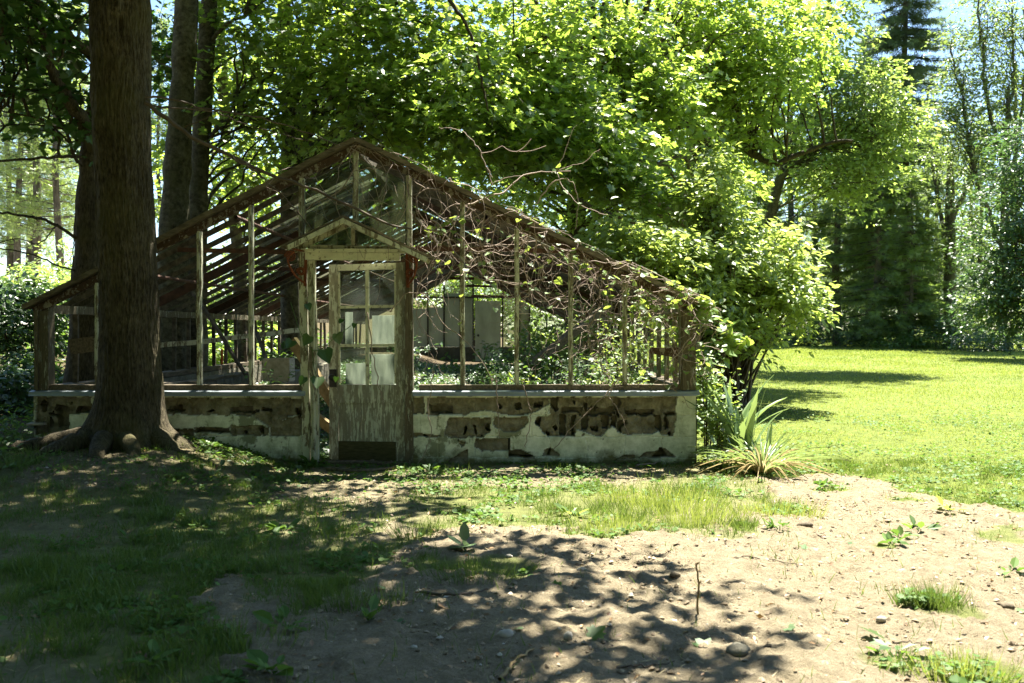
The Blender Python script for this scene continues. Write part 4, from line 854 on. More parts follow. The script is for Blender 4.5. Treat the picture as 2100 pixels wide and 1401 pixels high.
for k, (ax, sy, up) in enumerate(((0, 1, 0), (0.5, .7, .05), (-0.5, .7, .05), (0.9, .45, .08), (-0.9, .45, -.05))):
    b0 = 0.1 + 0.12 * k; dx, dy = math.sin(ax), math.cos(ax)
    o = len(_tv); _tv += [(0, b0 - .1, 0), (dx * sy * .5 + dy * .05, b0 + dy * sy * .45, up), (dx * sy, b0 + dy * sy * .9, up - .12), (dx * sy * .5 - dy * .05, b0 + dy * sy * .45, up)]; _tf.append([o, o + 1, o + 2, o + 3])
T_TUFT = (np.array(_tv, float), _tf)
rC = np.random.default_rng(55)
conifer('cedar_tree', 'tall cedar with hanging sprays whose narrow top reaches the sky, right of the box elder', at(1852, 52), 52, 24, 5.4, M['cedar'], M['bark2'], rC, 0.1, 380, 0.34, 0.38, 34, 1.0)
conifer('cedar_tree', 'shorter cedar standing close left of the tall cedar', at(1782, 55), 55, 17.5, 3.4, M['cedar'], M['bark2'], rC, 0.1, 240, 0.30, 0.36, 26, 1.0)
conifer('spruce_tree', 'broad dark spruce with sunlit branch tips reaching down to the lawn edge', at(1800, 46), 46, 12.5, 4.2, M['spruce'], M['bark2'], rC, 0.03, 210, 0.22, 0.36, 28, 0.45)
conifer('spruce_tree', 'lower pale tipped spruce sweeping over the lawn edge, right of the broad dark one', at(1868, 43.5), 43.5, 7.6, 2.7, M['spruce'], M['bark2'], rC, 0.02, 150, 0.2, 0.34, 30, 0.4)
conifer('spruce_tree', 'spruce with a bare lower trunk standing left of the broad dark spruce', at(1715, 48), 48, 14.5, 3.0, M['spruce'], M['bark2'], rC, 0.16, 150, 0.25, 0.36, 24, 0.5)
conifer('spruce_tree', 'narrow dark spruce beside the drooping young tree', at(1620, 49), 49, 15.5, 2.8, M['spruce'], M['bark2'], rC, 0.14, 150, 0.25, 0.36, 24, 0.5)
conifer('spruce_tree', 'narrow spruce half hidden by the young tree at the left end of the forest edge', at(1545, 51), 51, 15, 3.0, M['spruce'], M['bark2'], rC, 0.08, 150, 0.25, 0.36, 24, 0.5)
sp0 = conifer('spruce_tree', 'spruce in the second row behind the forest edge', at(1670, 60), 60, 18, 3.6, M['spruce'], M['bark2'], rC, 0.05, 150, 0.25, 0.42, 20, 0.5, 'second row spruces')
for px, Y, s_ in ((1570, 61, .95), (1750, 63, 1.0), (1475, 60, .95), (1400, 62, 1.0), (1920, 62, .75), (2010, 64, .8), (1330, 62, 1.05), (1250, 63, 1.0)):
    copy_tree(sp0, (at(px, Y), Y, gzf(at(px, Y), Y)), px * 0.37, s_, None, 'second row spruces')
# loose hardwoods on the right
def hardwood(label, px, Y, H, ells, m, lsize, rng, nleaf=30, lean=0, lims=(), spL=1.2, name='hardwood_tree', T=T_OVAL, rad=.2, bf=.3):
    x = at(px, Y); top = [(px + lean, 420), (px + lean, 360), (px + lean, 320)] if 'dark straight' in label else [(px + lean * .6, 380), (px + lean, 270), (px + lean * 1.2, 180)]
    return tree(name, label, x, Y, trunk_pts([(px + lean * .3, 500)] + top, Y, (x, Y)), [rad, rad * .9, rad * .75, rad * .55, rad * .3], [([P(*a, Y) for a in l], rad * .5, rad * .12) for l in lims], ells, lsize, nleaf, T, m, M['bark2'], rng, spL, branchfrac=bf)
hardwood('tall pale hardwood with many fine upright branches at the right edge of the picture', 2055, 42, 20,
    [ell(2060, 60, 42, 70, 150, 2, 130), ell(2040, 220, 42, 90, 100, 2, 120), ell(1985, 300, 42, 60, 80, 1.5, 60), ell(2060, 340, 41, 80, 90, 2, 50), ell(1965, 130, 42, 50, 100, 1.5, 70), ell(1950, 240, 42, 60, 80, 1.5, 70), ell(2010, 20, 42, 40, 90, 1.5, 30), ell(2120, 200, 42, 60, 200, 2, 40)], M['hard'], 0.15, rC, 26, 8,
    [[(2058, 520), (2000, 360), (1970, 200), (1945, 90)], [(2060, 400), (2090, 260), (2098, 100), (2100, -60)], [(2058, 350), (2020, 200), (2005, 60), (1998, -20)], [(2060, 300), (2075, 150), (2070, 0)], [(2058, 450), (2110, 380), (2130, 300)]])
hardwood('loose hardwood with a dark straight trunk between the cedar and the pale hardwood', 1947, 45, 16,
    [ell(1940, 400, 44.5, 60, 70, 1.6, 34), ell(1960, 320, 45, 70, 70, 1.6, 36), ell(1990, 470, 44, 70, 70, 1.6, 44), ell(1915, 300, 45, 35, 60, 1, 14), ell(1930, 520, 44.5, 50, 60, 1.5, 26)], M['hard'], 0.15, rC, 28, 0, [[(1947, 560), (1925, 420), (1905, 330)], [(1947, 460), (1990, 360), (2010, 300)]], rad=.28)
hardwood('dense dark leafy tree leaning into the picture over the lawn at the far right', 2125, 33, 9,
    [ell(2090, 400, 33, 75, 100, 1.8, 80), ell(2060, 520, 33, 85, 90, 1.8, 100), ell(2050, 620, 33, 85, 65, 1.8, 90), ell(2120, 640, 32.5, 90, 60, 1.8, 60), ell(2100, 300, 33, 60, 70, 1.5, 36), ell(2150, 450, 33, 90, 190, 2, 90)], M['thicket'], 0.15, rC, 36, 0, spL=1.0, name='leafy_tree')
bush('bush', 'leafy bush behind the rear wall, filling the far gable of the greenhouse', at(960, 36), 36.5, [ell(960, 600, 36, 110, 70, 1.4, 90), ell(1080, 620, 36, 80, 60, 1.4, 60), ell(900, 560, 36.5, 60, 60, 1.2, 40), ell(1000, 530, 36.5, 90, 40, 1.2, 40)], 0.14, 34, T_OVAL, M['maple'], rC, 0.9)
# second row of hardwoods closing the wood behind
hw0 = hardwood('hardwood in the back row of the wood, seen only between nearer trees', 1900, 70, 16, [ell(1900, 470, 70, 75, 110, 3, 90), ell(1880, 330, 70, 70, 110, 3, 70), ell(1930, 590, 70, 80, 70, 3, 70)], M['elder'], 0.26, rC, 26, 0, spL=1.8)
hw0['group'] = 'back row hardwoods'; hb = hw0.location.copy()
for px, Y, s_ in ((1700, 72, .95), (1580, 70, 1.0), (1990, 73, .9), (2080, 70, 1.1), (1790, 74, .85), (1450, 71, 1.05), (1310, 70, 1.1), (1180, 72, 1.1), (1060, 74, 1.1), (930, 72, 1.1), (800, 73, 1.1), (660, 70, 1.0), (520, 72, .9)):
    copy_tree(hw0, (at(px, Y), Y, gzf(at(px, Y), Y)), px * 0.41, s_, None, 'back row hardwoods')
# understory along the edge
for px, Y, w_, h_, lab in ((1590, 57, 110, 130, 'sunny bush glowing behind the narrow spruce trunks'), (1700, 58, 110, 130, 'sunny bush glowing between the bare trunk spruce and the broad one'), (1850, 57, 110, 120, 'sunny bush behind the broad dark spruce'), (1960, 56, 100, 130, 'sunny bush behind the loose hardwood'), (2070, 56, 110, 130, 'sunny bush behind the dense leafy tree at far right'), (1480, 57, 120, 130, 'sunny bush far behind the drooping young tree')):
    bush('bush', lab, at(px, Y), Y, [ell(px, 640, Y, w_, h_ * .6, 1.5, 70)], 0.2, 28, T_OVAL, M['elder'], rC, 1.2, stems=4, frac=.1)
for px, Y, w_, h_, lab, mm in ((1560, 47, 70, 60, 'dark shrub at the foot of the spruces next to the young tree', 'thicket'), (1640, 47, 60, 50, 'low dark shrub under the narrow spruces at the lawn edge', 'thicket'), (1720, 46, 70, 45, 'rounded shrub below the bare spruce trunk at the lawn edge', 'thicket'), (1860, 42.5, 55, 40, 'small grey green bush in front of the pale tipped spruce', 'weed'),
                               (1925, 44, 55, 100, 'pale flowering looking bush catching sun right of the spruces', 'hard'), (1965, 42, 60, 70, 'dark bush at the lawn edge under the loose hardwood', 'thicket'), (2020, 40, 60, 50, 'low dark bush below the dense leafy tree at far right', 'thicket'), (2085, 40, 60, 50, 'low dark bush at the right border of the picture', 'thicket'), (1800, 47, 70, 70, 'tangled bush behind the sweeping spruce branches', 'thicket')):
    zc_ = HY + (CZ - gzf(at(px, Y), Y)) / Y * F
    bush('bush', lab, at(px, Y), Y, [ell(px, zc_ - h_ * .5, Y, w_, h_ * .6, 1.3, 46)], 0.14, 30, T_OVAL, M[mm], rC, 0.8, stems=4, frac=.1)

# ---------------------------------------------------------------- the left background: pines, saplings, thickets
def pine(name, label, x, y, H, rng, bare=0.35, rad=3.2, nb=70, group=None):
    root = thing(name, (x, y, gzf(x, y)), label, 'tree', group); z0 = gzf(x, y)
    b = MB(); q = np.array([(x + 0.12 * math.sin(k * .4 + x), y, z0 - .2 + (H + .2) * k / 20) for k in range(21)]); b.tube(q, np.linspace(0.0105 * H, 0.03, 21), 8); b.build('trunk', M['barkpine'], root, smooth=True)
    tw = MB(); PP = []; NN = []; DD = []; SS = []
    for k in range(nb):
        h = bare + (1 - bare) * (k + rng.uniform(0, 1)) / nb; L = rad * (1 - (h - bare) / (1 - bare) * 0.75) * rng.uniform(.5, 1.1); a = rng.uniform(0, 2 * math.pi)
        o = np.array((math.cos(a), math.sin(a), 0)); t = np.linspace(0, 1, 6)[:, None]; br = np.array((x, y, z0 + h * H)) + o * L * t + np.array((0, 0, 1)) * (0.05 * L * t + .12 * L * t ** 2) + rng.normal(0, .03, (6, 3))
        tw.tube(br, np.linspace(.03, .008, 6), 3); cnt = int(30 * L); tt = rng.uniform(.3, 1.05, cnt); c = np.stack([np.interp(tt, t[:, 0], br[:, i]) for i in range(3)], 1) + rng.normal(0, 1, (cnt, 3)) * np.array((.28, .28, .07)) * L * .45
        PP.append(c); DD.append(o + rng.normal(0, .7, (cnt, 3)) + np.array((0, 0, .35))); NN.append(np.array((0, 0, 1.)) + rng.normal(0, .6, (cnt, 3))); SS.append(.34 * rng.uniform(.7, 1.3, cnt))
    tw.build('branches', M['barkpine'], root); leaf_mesh('crown', np.concatenate(PP), np.concatenate(NN), np.concatenate(DD), np.concatenate(SS), T_TUFT, M['pine'], root); return root
rD = np.random.default_rng(77)
for px, Y, H, lab, rad, bare in ((42, 44, 17, 'slender pine, leftmost of the sunlit pines beyond the shade', 3.0, .16), (72, 40, 19, 'stout pine with the thickest pale trunk among the sunlit pines', 3.8, .16), (122, 38, 16, 'straight pine nearest to the leaning limb on the left', 3.2, .2), (170, 46, 18, 'thin pine half hidden by the big maple trunk', 3.0, .15), (18, 50, 18, 'distant pine at the left border behind the slender one', 3.4, .15), (60, 54, 19, 'hazy pine far behind the stout pine', 3.4, .12), (330, 52, 15, 'pine showing between the big trunk and the grey pair', 3.0, .25)):
    pine('pine_tree', lab, at(px, Y), Y, H, rD, bare, rad, 100)
for px, Y, w_, h_, zt, lab, mm, n in ((30, 15, 75, 85, 650, 'dark leafy shrub at the left edge beside the greenhouse corner', 'thicket', 120), (10, 12.5, 90, 60, 790, 'low dark undergrowth bush left of the corner post', 'thicket', 60), (60, 26, 90, 50, 590, 'sunlit sapling thicket in front of the pines', 'elder', 60), (140, 30, 60, 60, 570, 'bright sapling thicket right of the straight pine', 'elder', 50),
                                      (350, 26, 70, 110, 600, 'bright bush seen through the empty left roof below the grey pair', 'elder', 80), (460, 28, 80, 120, 600, 'bright green bush behind the left glazing bars', 'elder', 90), (560, 27, 70, 110, 610, 'leafy bush behind the left side of the door hood', 'elder', 80), (250, 24, 90, 80, 640, 'bush behind the big trunk and the left wall', 'maple', 60), (400, 20, 60, 50, 725, 'low sunlit bush outside the left wall near the far bars', 'elder', 40), (500, 21, 60, 50, 720, 'low leafy bush outside the left wall below the eaves plate', 'maple', 40), (110, 14.5, 60, 45, 780, 'low green shrub outside the left wall beside the corner', 'weed', 40)):
    bush('bush', lab, at(px, Y), Y, [ell(px, zt, Y, w_, h_, 1.2, n)], 0.11 if Y < 20 else 0.15, 34, T_OVAL, M[mm], rD, 0.55 if Y < 20 else .9, stems=5, frac=.12)
# unseen trees added behind the viewpoint to cut sky light on the greenhouse front
tb = bush('leafy_tree', 'tall unseen leafy tree added behind the viewpoint to deepen the shade', -9, -9, [(np.array((-9, -9, 8.0)), np.array((5.5, 4.5, 8)), 420)], 0.42, 26, T_STAR, M['maple_dark'], rD, 1.6, 'tree', 'unseen trees added behind the viewpoint', 3, .03)
for x_, y_, s_ in ((-2, -7.5, 1.0), (5.5, -7, 1.0), (12.5, -6, 1.0), (-12.5, -1.5, .9), (2, -15, 1.3), (20, -3, 1.0), (-18, 4, 1.0)):
    copy_tree(tb, (x_, y_, gzf(x_, y_)), x_ * 1.3, s_)
# ---------------------------------------------------------------- vines on the greenhouse
rV = np.random.default_rng(91)
def wander(p0, d0, n, step, wig, pull, box=None):
    p = np.array(p0, float); d = norm(np.array(d0, float)); out = [p.copy()]
    for k in range(n):
        d = norm(d + rV.normal(0, wig, 3) + np.array(pull)); p = p + d * step
        if box is not None:
            for a in range(3):
                if p[a] < box[a][0]: d[a] = abs(d[a]) * .6; p[a] = box[a][0]
                if p[a] > box[a][1]: d[a] = -abs(d[a]) * .6; p[a] = box[a][1]
        if box is not None and p[2] > roofz(p[0]) + .07: d[2] = -abs(d[2]) * .6; p[2] = roofz(p[0]) + .07
        out.append(p.copy())
    return np.array(out)
def vine(label, starts, n=28, step=0.055, wig=0.28, pull=(0, 0, -.04), r=0.005, branch=3, box=None, nleaf=0, lsize=0.06, lm='vineleaf', group=None, T=T_HEART):
    root = None; mb = MB(); pts = []
    for (p, d) in starts:
        q = wander(p, d, int(n * rV.uniform(.7, 1.2)), step, wig, pull, box); mb.tube(q, np.linspace(r, r * .5, len(q)), 4); pts.append(q)
        for b in range(branch):
            k = rV.integers(2, len(q) - 2); dd = norm(q[k + 1] - q[k]) + rV.normal(0, .7, 3)
            q2 = wander(q[k], dd, int(n * rV.uniform(.25, .6)), step * .8, wig * 1.2, pull, box); mb.tube(q2, np.linspace(r * .6, r * .3, len(q2)), 3); pts.append(q2)
    b = starts[0][0]; root = thing('vine', b, label, 'vine', group); mb.build('stem', M['vine'], root, smooth=True)
    if nleaf:
        A = np.concatenate(pts); k = rV.integers(0, len(A), nleaf); c = A[k] + rV.normal(0, .02, (nleaf, 3))
        leaf_mesh('leaves', c, np.array((0, -.35, 1.)) + rV.normal(0, .5, (nleaf, 3)), rV.normal(0, 1, (nleaf, 3)) + np.array((0, -.3, -.4)), lsize * rV.uniform(.6, 1.3, nleaf), T, M[lm], root)
    return root
def fp(px, py, Y=9.82): return P(px, py, Y)
BX = ((-0.95, 1.95), (9.62, 10.6), (0.78, 3.1))
def along_roof(x0, x1, k, y=(9.7, 10.2)):
    out = []
    for _ in range(k):
        x = rV.uniform(x0, x1); out.append((np.array((x, rV.uniform(*y), roofz(x) - rV.uniform(-.05, .14))), (rV.normal(0, 1), rV.normal(0, .2), rV.normal(-.3, .5))))
    return out
vine('tangle of bare grey brown vine stems over the gable panes left of the peak', along_roof(-2.2, -1.5, 5), 26, .055, .22, (0, 0, -.10), .004, 3, ((-2.4, -.9), (9.66, 9.9), (1.5, 3.2)))
vine('bare vine stems trailing down over the right gable pane', along_roof(-1.5, -.9, 7), 26, .055, .24, (0.02, 0, -.10), .004, 3, ((-1.6, -.6), (9.64, 9.9), (1.3, 3.2)))
vine('dead vine web filling the light just right of the door jamb', along_roof(-.95, -.3, 12), 34, .055, .26, (0, 0, -.06), .0045, 3, BX, 16)
vine('matted dead vines under the rafter at the middle of the right slope', along_roof(-.4, .4, 16), 34, .055, .28, (0.01, 0, -.04), .005, 4, BX, 70)
vine('dense curling vine mass below the rafter over the fourth bar right of the door', along_roof(.2, 1.0, 18), 34, .055, .3, (0.01, 0, -.045), .0045, 4, BX, 70)
vine('looping vine stems bunched in front of the right corner lights', along_roof(.8, 1.7, 18), 32, .055, .3, (0.0, 0, -.05), .0045, 4, BX, 80)
vine('vine stems wound round the right corner post', [(np.array((1.75, 9.72, z)), (rV.normal(), rV.normal(0, .4), .4)) for z in np.linspace(.8, 1.5, 7)], 26, .05, .35, (0, 0, .02), .005, 3, ((1.3, 2.1), (9.64, 10.4), (.4, 1.75)), 30)
vine('light woody vine stem lying across the right slope with leafy tips', [(fp(870, 470, 9.75), (1, 0, -.12)), (fp(885, 452, 9.72), (1, 0, -.3)), (fp(960, 420, 9.72), (.9, 0, .1))], 34, .05, .16, (0, 0, -.01), .009, 4, None, 26, .075)
vine('leafy vine running along the top of the right roof edge', along_roof(-.5, 1.7, 9, (9.72, 10.1)), 22, .05, .2, (.05, 0, .0), .004, 2, ((-.8, 2.0), (9.66, 10.3), (1.4, 3.2)), 190, .075)
vine('pale leaved vine hanging over the lower right eaves corner', [(np.array((1.8, 9.8, 1.62)), (1, -.2, .2)), (np.array((1.85, 9.9, 1.5)), (1, 0, -.2)), (np.array((1.9, 9.9, 1.2)), (.6, -.3, .3)), (np.array((1.9, 9.8, .9)), (.7, -.1, .5)), (np.array((1.8, 10.2, 1.7)), (1, .1, 0))], 14, .045, .25, (0, 0, -.08), .004, 2, None, 110, .10)
for lab, pts in (('thin dead vine hanging from the sill over the wall just right of the door', [(890, 760), (878, 840), (884, 880), (876, 920), (850, 965)]),
                 ('thin dead vine hanging straight from the sill over the spalled middle blocks', [(1017, 770), (1020, 830), (1022, 860), (1024, 898)]),
                 ('dead vine curving from the sill down past the plaster patch', [(1072, 790), (1085, 830), (1088, 860), (1078, 918)]),
                 ('long slanting dead stem leaning against the middle of the right wall', [(1275, 770), (1240, 810), (1180, 870), (1135, 922)]),
                 ('short dead vine stems draped over the wall below the fourth light', [(1262, 785), (1250, 815), (1270, 845), (1290, 892)]),
                 ('thin stem dangling in front of the lower right door pane', [(752, 640), (762, 700), (772, 770), (782, 812), (786, 830)]),
                 ('twisting stem arching from the door jamb across to the right light', [(800, 640), (830, 605), (860, 601), (885, 620), (905, 660), (950, 695), (985, 735), (1010, 790)]),
                 ('slender stem hanging across the left gable pane', [(735, 330), (700, 390), (640, 420), (625, 440)]),
                 ('whip of dead vine rising above the right roof edge in an arch', [(1100, 420), (1135, 375), (1165, 370), (1185, 405), (1180, 470)]),
                 ('forked bare twig standing over the right roof, pale in the sun', [(1010, 380), (992, 330), (978, 300), (945, 270), (900, 262)])):
    q = smooth_path([P(x, y, 9.80 if 'arch' in lab or 'forked' in lab else 9.74) for x, y in pts], 22); q[1:-1] += rV.normal(0, .006, (20, 3))
    t = thing('dangling_vine', q[-1], lab, 'vine'); b = MB(); b.tube(q, np.linspace(.006, .004, 22), 5); b.build('stem', M['vine'], t, smooth=True)
    if 'forked' in lab:
        b = MB()
        for a_, e_ in (((985, 315), (1030, 300)), ((1030, 300), (1060, 312)), ((1060, 312), (1120, 300)), ((992, 330), (1010, 365)), ((1060, 312), (1090, 285))):
            b.tube(smooth_path([P(*a_, 9.8), (P(*a_, 9.8) + P(*e_, 9.8)) / 2 + (0, 0, -.02), P(*e_, 9.8)], 8), .0035, 4)
        b.build('twigs', M['vine'], t, smooth=True)
# vine with large heart leaves beside the door
q = smooth_path([P(596, 620, 9.7), P(620, 690, 9.62), P(648, 720, 9.58), P(690, 690, 9.55), P(720, 668, 9.56)], 20); q2 = smooth_path([P(640, 715, 9.6), P(645, 760, 9.58), P(660, 790, 9.58)], 10)
t = thing('vine', q[0], 'green vine with large heart shaped leaves crossing the left door jamb', 'vine'); b = MB(); b.tube(q, .004, 5); b.tube(q2, .004, 5); b.build('stem', M['weed'], t, smooth=True)
LP = [(664, 733, .16), (690, 700, .12), (636, 705, .12), (652, 790, .14), (630, 640, .08), (702, 672, .06), (728, 680, .06), (600, 715, .12), (690, 790, .06), (625, 790, .1), (585, 720, .08), (655, 560, .0)]
LP = [l for l in LP if l[2] > 0]; n = len(LP)
leaf_mesh('leaves', np.array([P(a, b_ - 18, 9.56) for a, b_, _ in LP]), np.array((0, -1.0, .35)) + rV.normal(0, .3, (n, 3)), np.array((0, -.25, -1.0)) + rV.normal(0, .35, (n, 3)), np.array([l[2] for l in LP]), T_HEART, M['maple_dark'], t)

# ---------------------------------------------------------------- inside the greenhouse
rI = np.random.default_rng(17)
def weed(label, x, y, h, wd, n, m='weed', ls=.055, cat='plant', T=T_OVAL, stems=9, z0=None, name='weed'):
    g = gzf(x, y) if z0 is None else z0; root = thing(name, (x, y, g), label, cat); mb = MB(); pts = []
    for k in range(stems):
        a = rI.uniform(0, 2 * math.pi); e = np.array((x + wd * math.cos(a) * rI.uniform(.3, 1), y + wd * math.sin(a) * rI.uniform(.3, 1), g + h * rI.uniform(.55, 1.05)))
        q = smooth_path([np.array((x + .03 * math.cos(a), y + .03 * math.sin(a), g - .02)), np.array((x * .6 + e[0] * .4, y * .6 + e[1] * .4, g + h * .6)), e], 9); mb.tube(q, np.linspace(.006, .0025, 9), 4); pts.append(q[2:])
    mb.build('stem', M['twig'], root, smooth=True); A = np.concatenate(pts); k = rI.integers(0, len(A), n)
    c = A[k] + rI.normal(0, .06, (n, 3)) * np.array((1, 1, .5)); c[:, 2] = np.maximum(c[:, 2], g + .02)
    leaf_mesh('leaves', c, np.array((0, -.2, 1.)) + rI.normal(0, .4, (n, 3)), rI.normal(0, 1, (n, 3)) * np.array((1, 1, .3)) + (0, -.2, -.2), ls * rI.uniform(.6, 1.4, n), T, M[m], root); return root
for x, y, h, wd, n, lab, mm, ls in ((-.75, 10.9, .85, .4, 240, 'leafy weed inside just right of the door jamb', 'weed', .06), (-.3, 11.5, .9, .5, 280, 'tall weed inside behind the first bar right of the door', 'weed', .06), (.15, 10.8, .85, .45, 260, 'broad weed clump inside behind the second light right of the door', 'vineleaf', .06), (.2, 12.6, 1.25, .5, 300, 'taller shrubby weed at the middle of the right bay', 'weed', .07),
                                   (.75, 11.1, .9, .5, 260, 'low bramble inside below the fourth light right of the door', 'weed', .055), (1.2, 11.0, .95, .4, 240, 'bright bramble inside the right corner', 'vineleaf', .06), (1.3, 12.8, 1.3, .5, 240, 'shrubby weed along the right side wall', 'vineleaf', .07), (-.5, 13.6, 1.0, .6, 220, 'leafy weed further back in the aisle to the right of the door', 'weed', .07), (.6, 15.2, 1.5, .7, 320, 'sapling growing inside the far half of the house', 'maple', .09), (-1.9, 12.4, .7, .5, 200, 'low weed inside behind the door gap', 'weed', .06), (-2.5, 10.8, .75, .35, 160, 'low weed inside left of the door jamb', 'weed', .06), (-3.6, 15.5, .9, .6, 160, 'weed inside under the left roof slope', 'weed', .07), (1.0, 20.0, 1.6, .8, 240, 'bushy sapling near the rear wall on the right', 'elder', .1), (.9, 11.9, 1.0, .4, 260, 'dark leafy weed beneath the fallen beam on the right', 'weed', .06), (1.35, 11.6, 1.25, .35, 300, 'tall bramble inside against the right side wall by the corner', 'vineleaf', .06), (-.05, 10.5, .8, .35, 240, 'low ivy mound inside behind the sill under the second light', 'weed', .05), (.45, 10.45, .82, .3, 240, 'low ivy mound inside behind the sill under the third light', 'weed', .05), (.95, 10.45, .85, .3, 240, 'low pale bramble inside behind the sill under the fourth light', 'vineleaf', .05), (-.7, 10.4, .8, .25, 200, 'low ivy mound inside next to the right door jamb', 'weed', .05), (.3, 17.5, 1.4, .9, 300, 'bushy growth inside in front of the rear door', 'weed', .09), (1.2, 16.0, 1.9, .5, 300, 'tall growth along the right side wall halfway back', 'elder', .09), (-2.4, 24.0, .9, .8, 160, 'dark weed near the rear wall left of the white door', 'thicket', .1)):
    weed(lab, x, y, h, wd, int(n * 1.8), mm, ls, stems=14)
# a sheet of low ground cover and litter filling the right bay
n = 44000; x = rI.uniform(-4.4, 1.6, n); y = 10.15 + 18 * rI.uniform(0, 1, n) ** 1.8; hgt = .06 + .55 * sm(-1.0, -.4, x) * sm(-.2, .35, fbm(x, y, 1.2, 3, 4) + .15) 
c = np.stack([x, y, gz(x, y) + hgt * rI.uniform(.1, 1.15, n)], 1)
tag(leaf_mesh('ground_cover', c, np.array((0, -.1, 1.)) + rI.normal(0, .4, (n, 3)), rI.normal(0, 1, (n, 3)) * (1, 1, .2), rI.uniform(.035, .09, n), T_OVAL, M['thicket'], None, (-1.4, 15, 0)), kind='stuff')
mb = MB(); mb.bar(P(1085, 752, 12.6), P(1252, 628, 13.4), .10, .09, jit=.012); tag(mb.build('fallen_beam', M['wood'], None, tuple(P(1085, 752, 12.6)), False), 'weathered beam lying aslant inside the right bay among the weeds', 'beam')
mb = MB(); mb.bar(P(600, 700, 10.6), P(690, 835, 10.25), .05, .12, (0, 0, 1), .004); tag(mb.build('fallen_board', M['yellowwood'], None, tuple(P(690, 835, 10.25))), 'yellowish board sloping down inside the door gap', 'board')
mb = MB(); mb.bar(P(640, 850, 10.5), P(700, 895, 10.3), .05, .10, (0, 0, 1), .004); tag(mb.build('fallen_board', M['yellowwood'], None, tuple(P(700, 895, 10.3))), 'shorter board with pale flaking face low in the door gap', 'board')
mb = MB(); mb.bar(P(300, 712, 12.2), P(640, 676, 12.9), .05, .06, jit=.006); tag(mb.build('fallen_rail', M['frame'], None, tuple(P(300, 712, 12.2))), 'long pale rail hanging level inside the left bay', 'rail')
mb = MB(); mb.bar(P(395, 600, 12.5), P(505, 770, 12.0), .035, .035, jit=.006); tag(mb.build('fallen_bar', M['bardark'], None, tuple(P(505, 770, 12.0))), 'dark glazing bar fallen aslant inside the left bay', 'bar')
mb = MB(); mb.bar(P(510, 640, 12.5), P(560, 775, 11.6), .035, .035, jit=.006); tag(mb.build('fallen_bar', M['bardark'], None, tuple(P(560, 775, 11.6))), 'dark bar propped beside the pale box inside the left bay', 'bar')
t = thing('planting_bed', (-3.3, 13.2, 0.2), 'low block bench wall running back inside the left bay', 'bench')
mb = MB(); 
for k in range(9): mb.bar((-4.0 + .0, 11.2 + k * .41, .42), (-4.0, 11.6 + k * .41 - .01, .42), .14, .5, jit=.006)
mb.build('block_wall', M['block'], t); mb = MB(); mb.bar((-3.0, 12.6, .46), (-3.0, 16.2, .50), .14, .62, jit=.01); mb.build('inner_wall', M['block'], t); mb = MB(); mb.bar((-4.02, 11.2, .69), (-4.02, 14.9, .69), .22, .035, jit=.006); mb.build('coping_board', M['wood'], t)
t = thing('seed_box', P(572, 782, 11.3), 'whitish box standing inside left of the door in a patch of light', 'box')
c = P(572, 758, 11.3); mb = MB()
for dx, dy, sx, sy in ((0, -.13, .30, .02), (0, .13, .30, .02), (-.14, 0, .02, .238), (.14, 0, .02, .238)): mb.box(c + (dx, dy, 0), (sx, sy, .26))
mb.build('sides', M['stone'], t); mb = MB(); mb.box(c - (0, 0, .11), (.258, .236, .02)); mb.build('bottom', M['stone'], t)
mb = MB(); mb.bar(P(455, 748, 16), P(455, 716, 16), .03, .03, (0, 1, 0)); tag(mb.build('marker_stake', mat_noise('orange_marker', [(0.3, (.6, .12, .02)), (.7, (.7, .18, .04))], 8), None, tuple(P(455, 748, 16))), 'small orange marker stake seen through the left lights', 'stake')

# ---------------------------------------------------------------- plants at the right corner
rP = np.random.default_rng(29)
def strap(label, x, y, n, L, wd, m, cat='plant', lean=.5, name='strap_leaved_plant', straw=0, up=1.0):
    g = gzf(x, y); root = thing(name, (x, y, g), label, cat)
    for part, cnt, mm in (('leaves', n, m), ('dry_leaves', straw, 'straw')):
        if not cnt: continue
        mb = MB()
        for k in range(cnt):
            a = rP.uniform(0, 2 * math.pi); o = np.array((math.cos(a), math.sin(a), 0)); l = L * rP.uniform(.6, 1.1); s = np.array((-o[1], o[0], 0)); ln = lean * rP.uniform(.4, 1.3); dry = part != 'leaves'
            t_ = np.linspace(0, 1, 9); b0 = np.array((x, y, g - .01)) + o * .05 * rP.uniform(0, 1)
            mid = b0 + np.outer(t_ * l * ln + t_ ** 2.5 * l * ln * .5, o) + np.outer(up * l * (t_ - (0.55 if not dry else .95) * ln * t_ ** 2.4), (0, 0, 1)); mid[:, 2] = np.maximum(mid[:, 2], g + .012 + .01 * rP.random())
            w_ = wd * np.clip(1.15 - t_ ** 3, .02, 1) * np.minimum(1, .5 + t_ * 2) * (1 - t_ ** 6 * .97)
            V = np.concatenate([mid - s * w_[:, None] / 2 + (0, 0, .004), mid + s * w_[:, None] / 2 + (0, 0, .004), mid - (0, 0, .004)]); Fq = []
            for i in range(8): Fq += [(i, i + 1, i + 19, i + 18), (i + 18, i + 19, i + 10, i + 9)]
            mb.addq(V, np.array(Fq))
        mb.build(part, M[mm], root, smooth=True)
    return root
strap('iris clump with stiff sword leaves beside the right end of the wall', 2.45, 9.6, 20, .52, .03, 'iris', lean=.4, name='iris_clump')
strap('pale drooping daylily clump with dry straw at the edge of the bare soil', 2.30, 9.15, 90, .46, .013, 'iris', lean=.85, name='daylily_clump', straw=80)
strap('tall broad leaved stalk with a ragged top next to the right corner post', 2.26, 9.7, 18, .95, .085, 'iris', lean=.3, name='tall_plant')
strap('broad pale leaved plant spilling from behind the right corner', 2.2, 10.2, 20, 1.0, .085, 'iris', lean=.42, name='tall_plant')
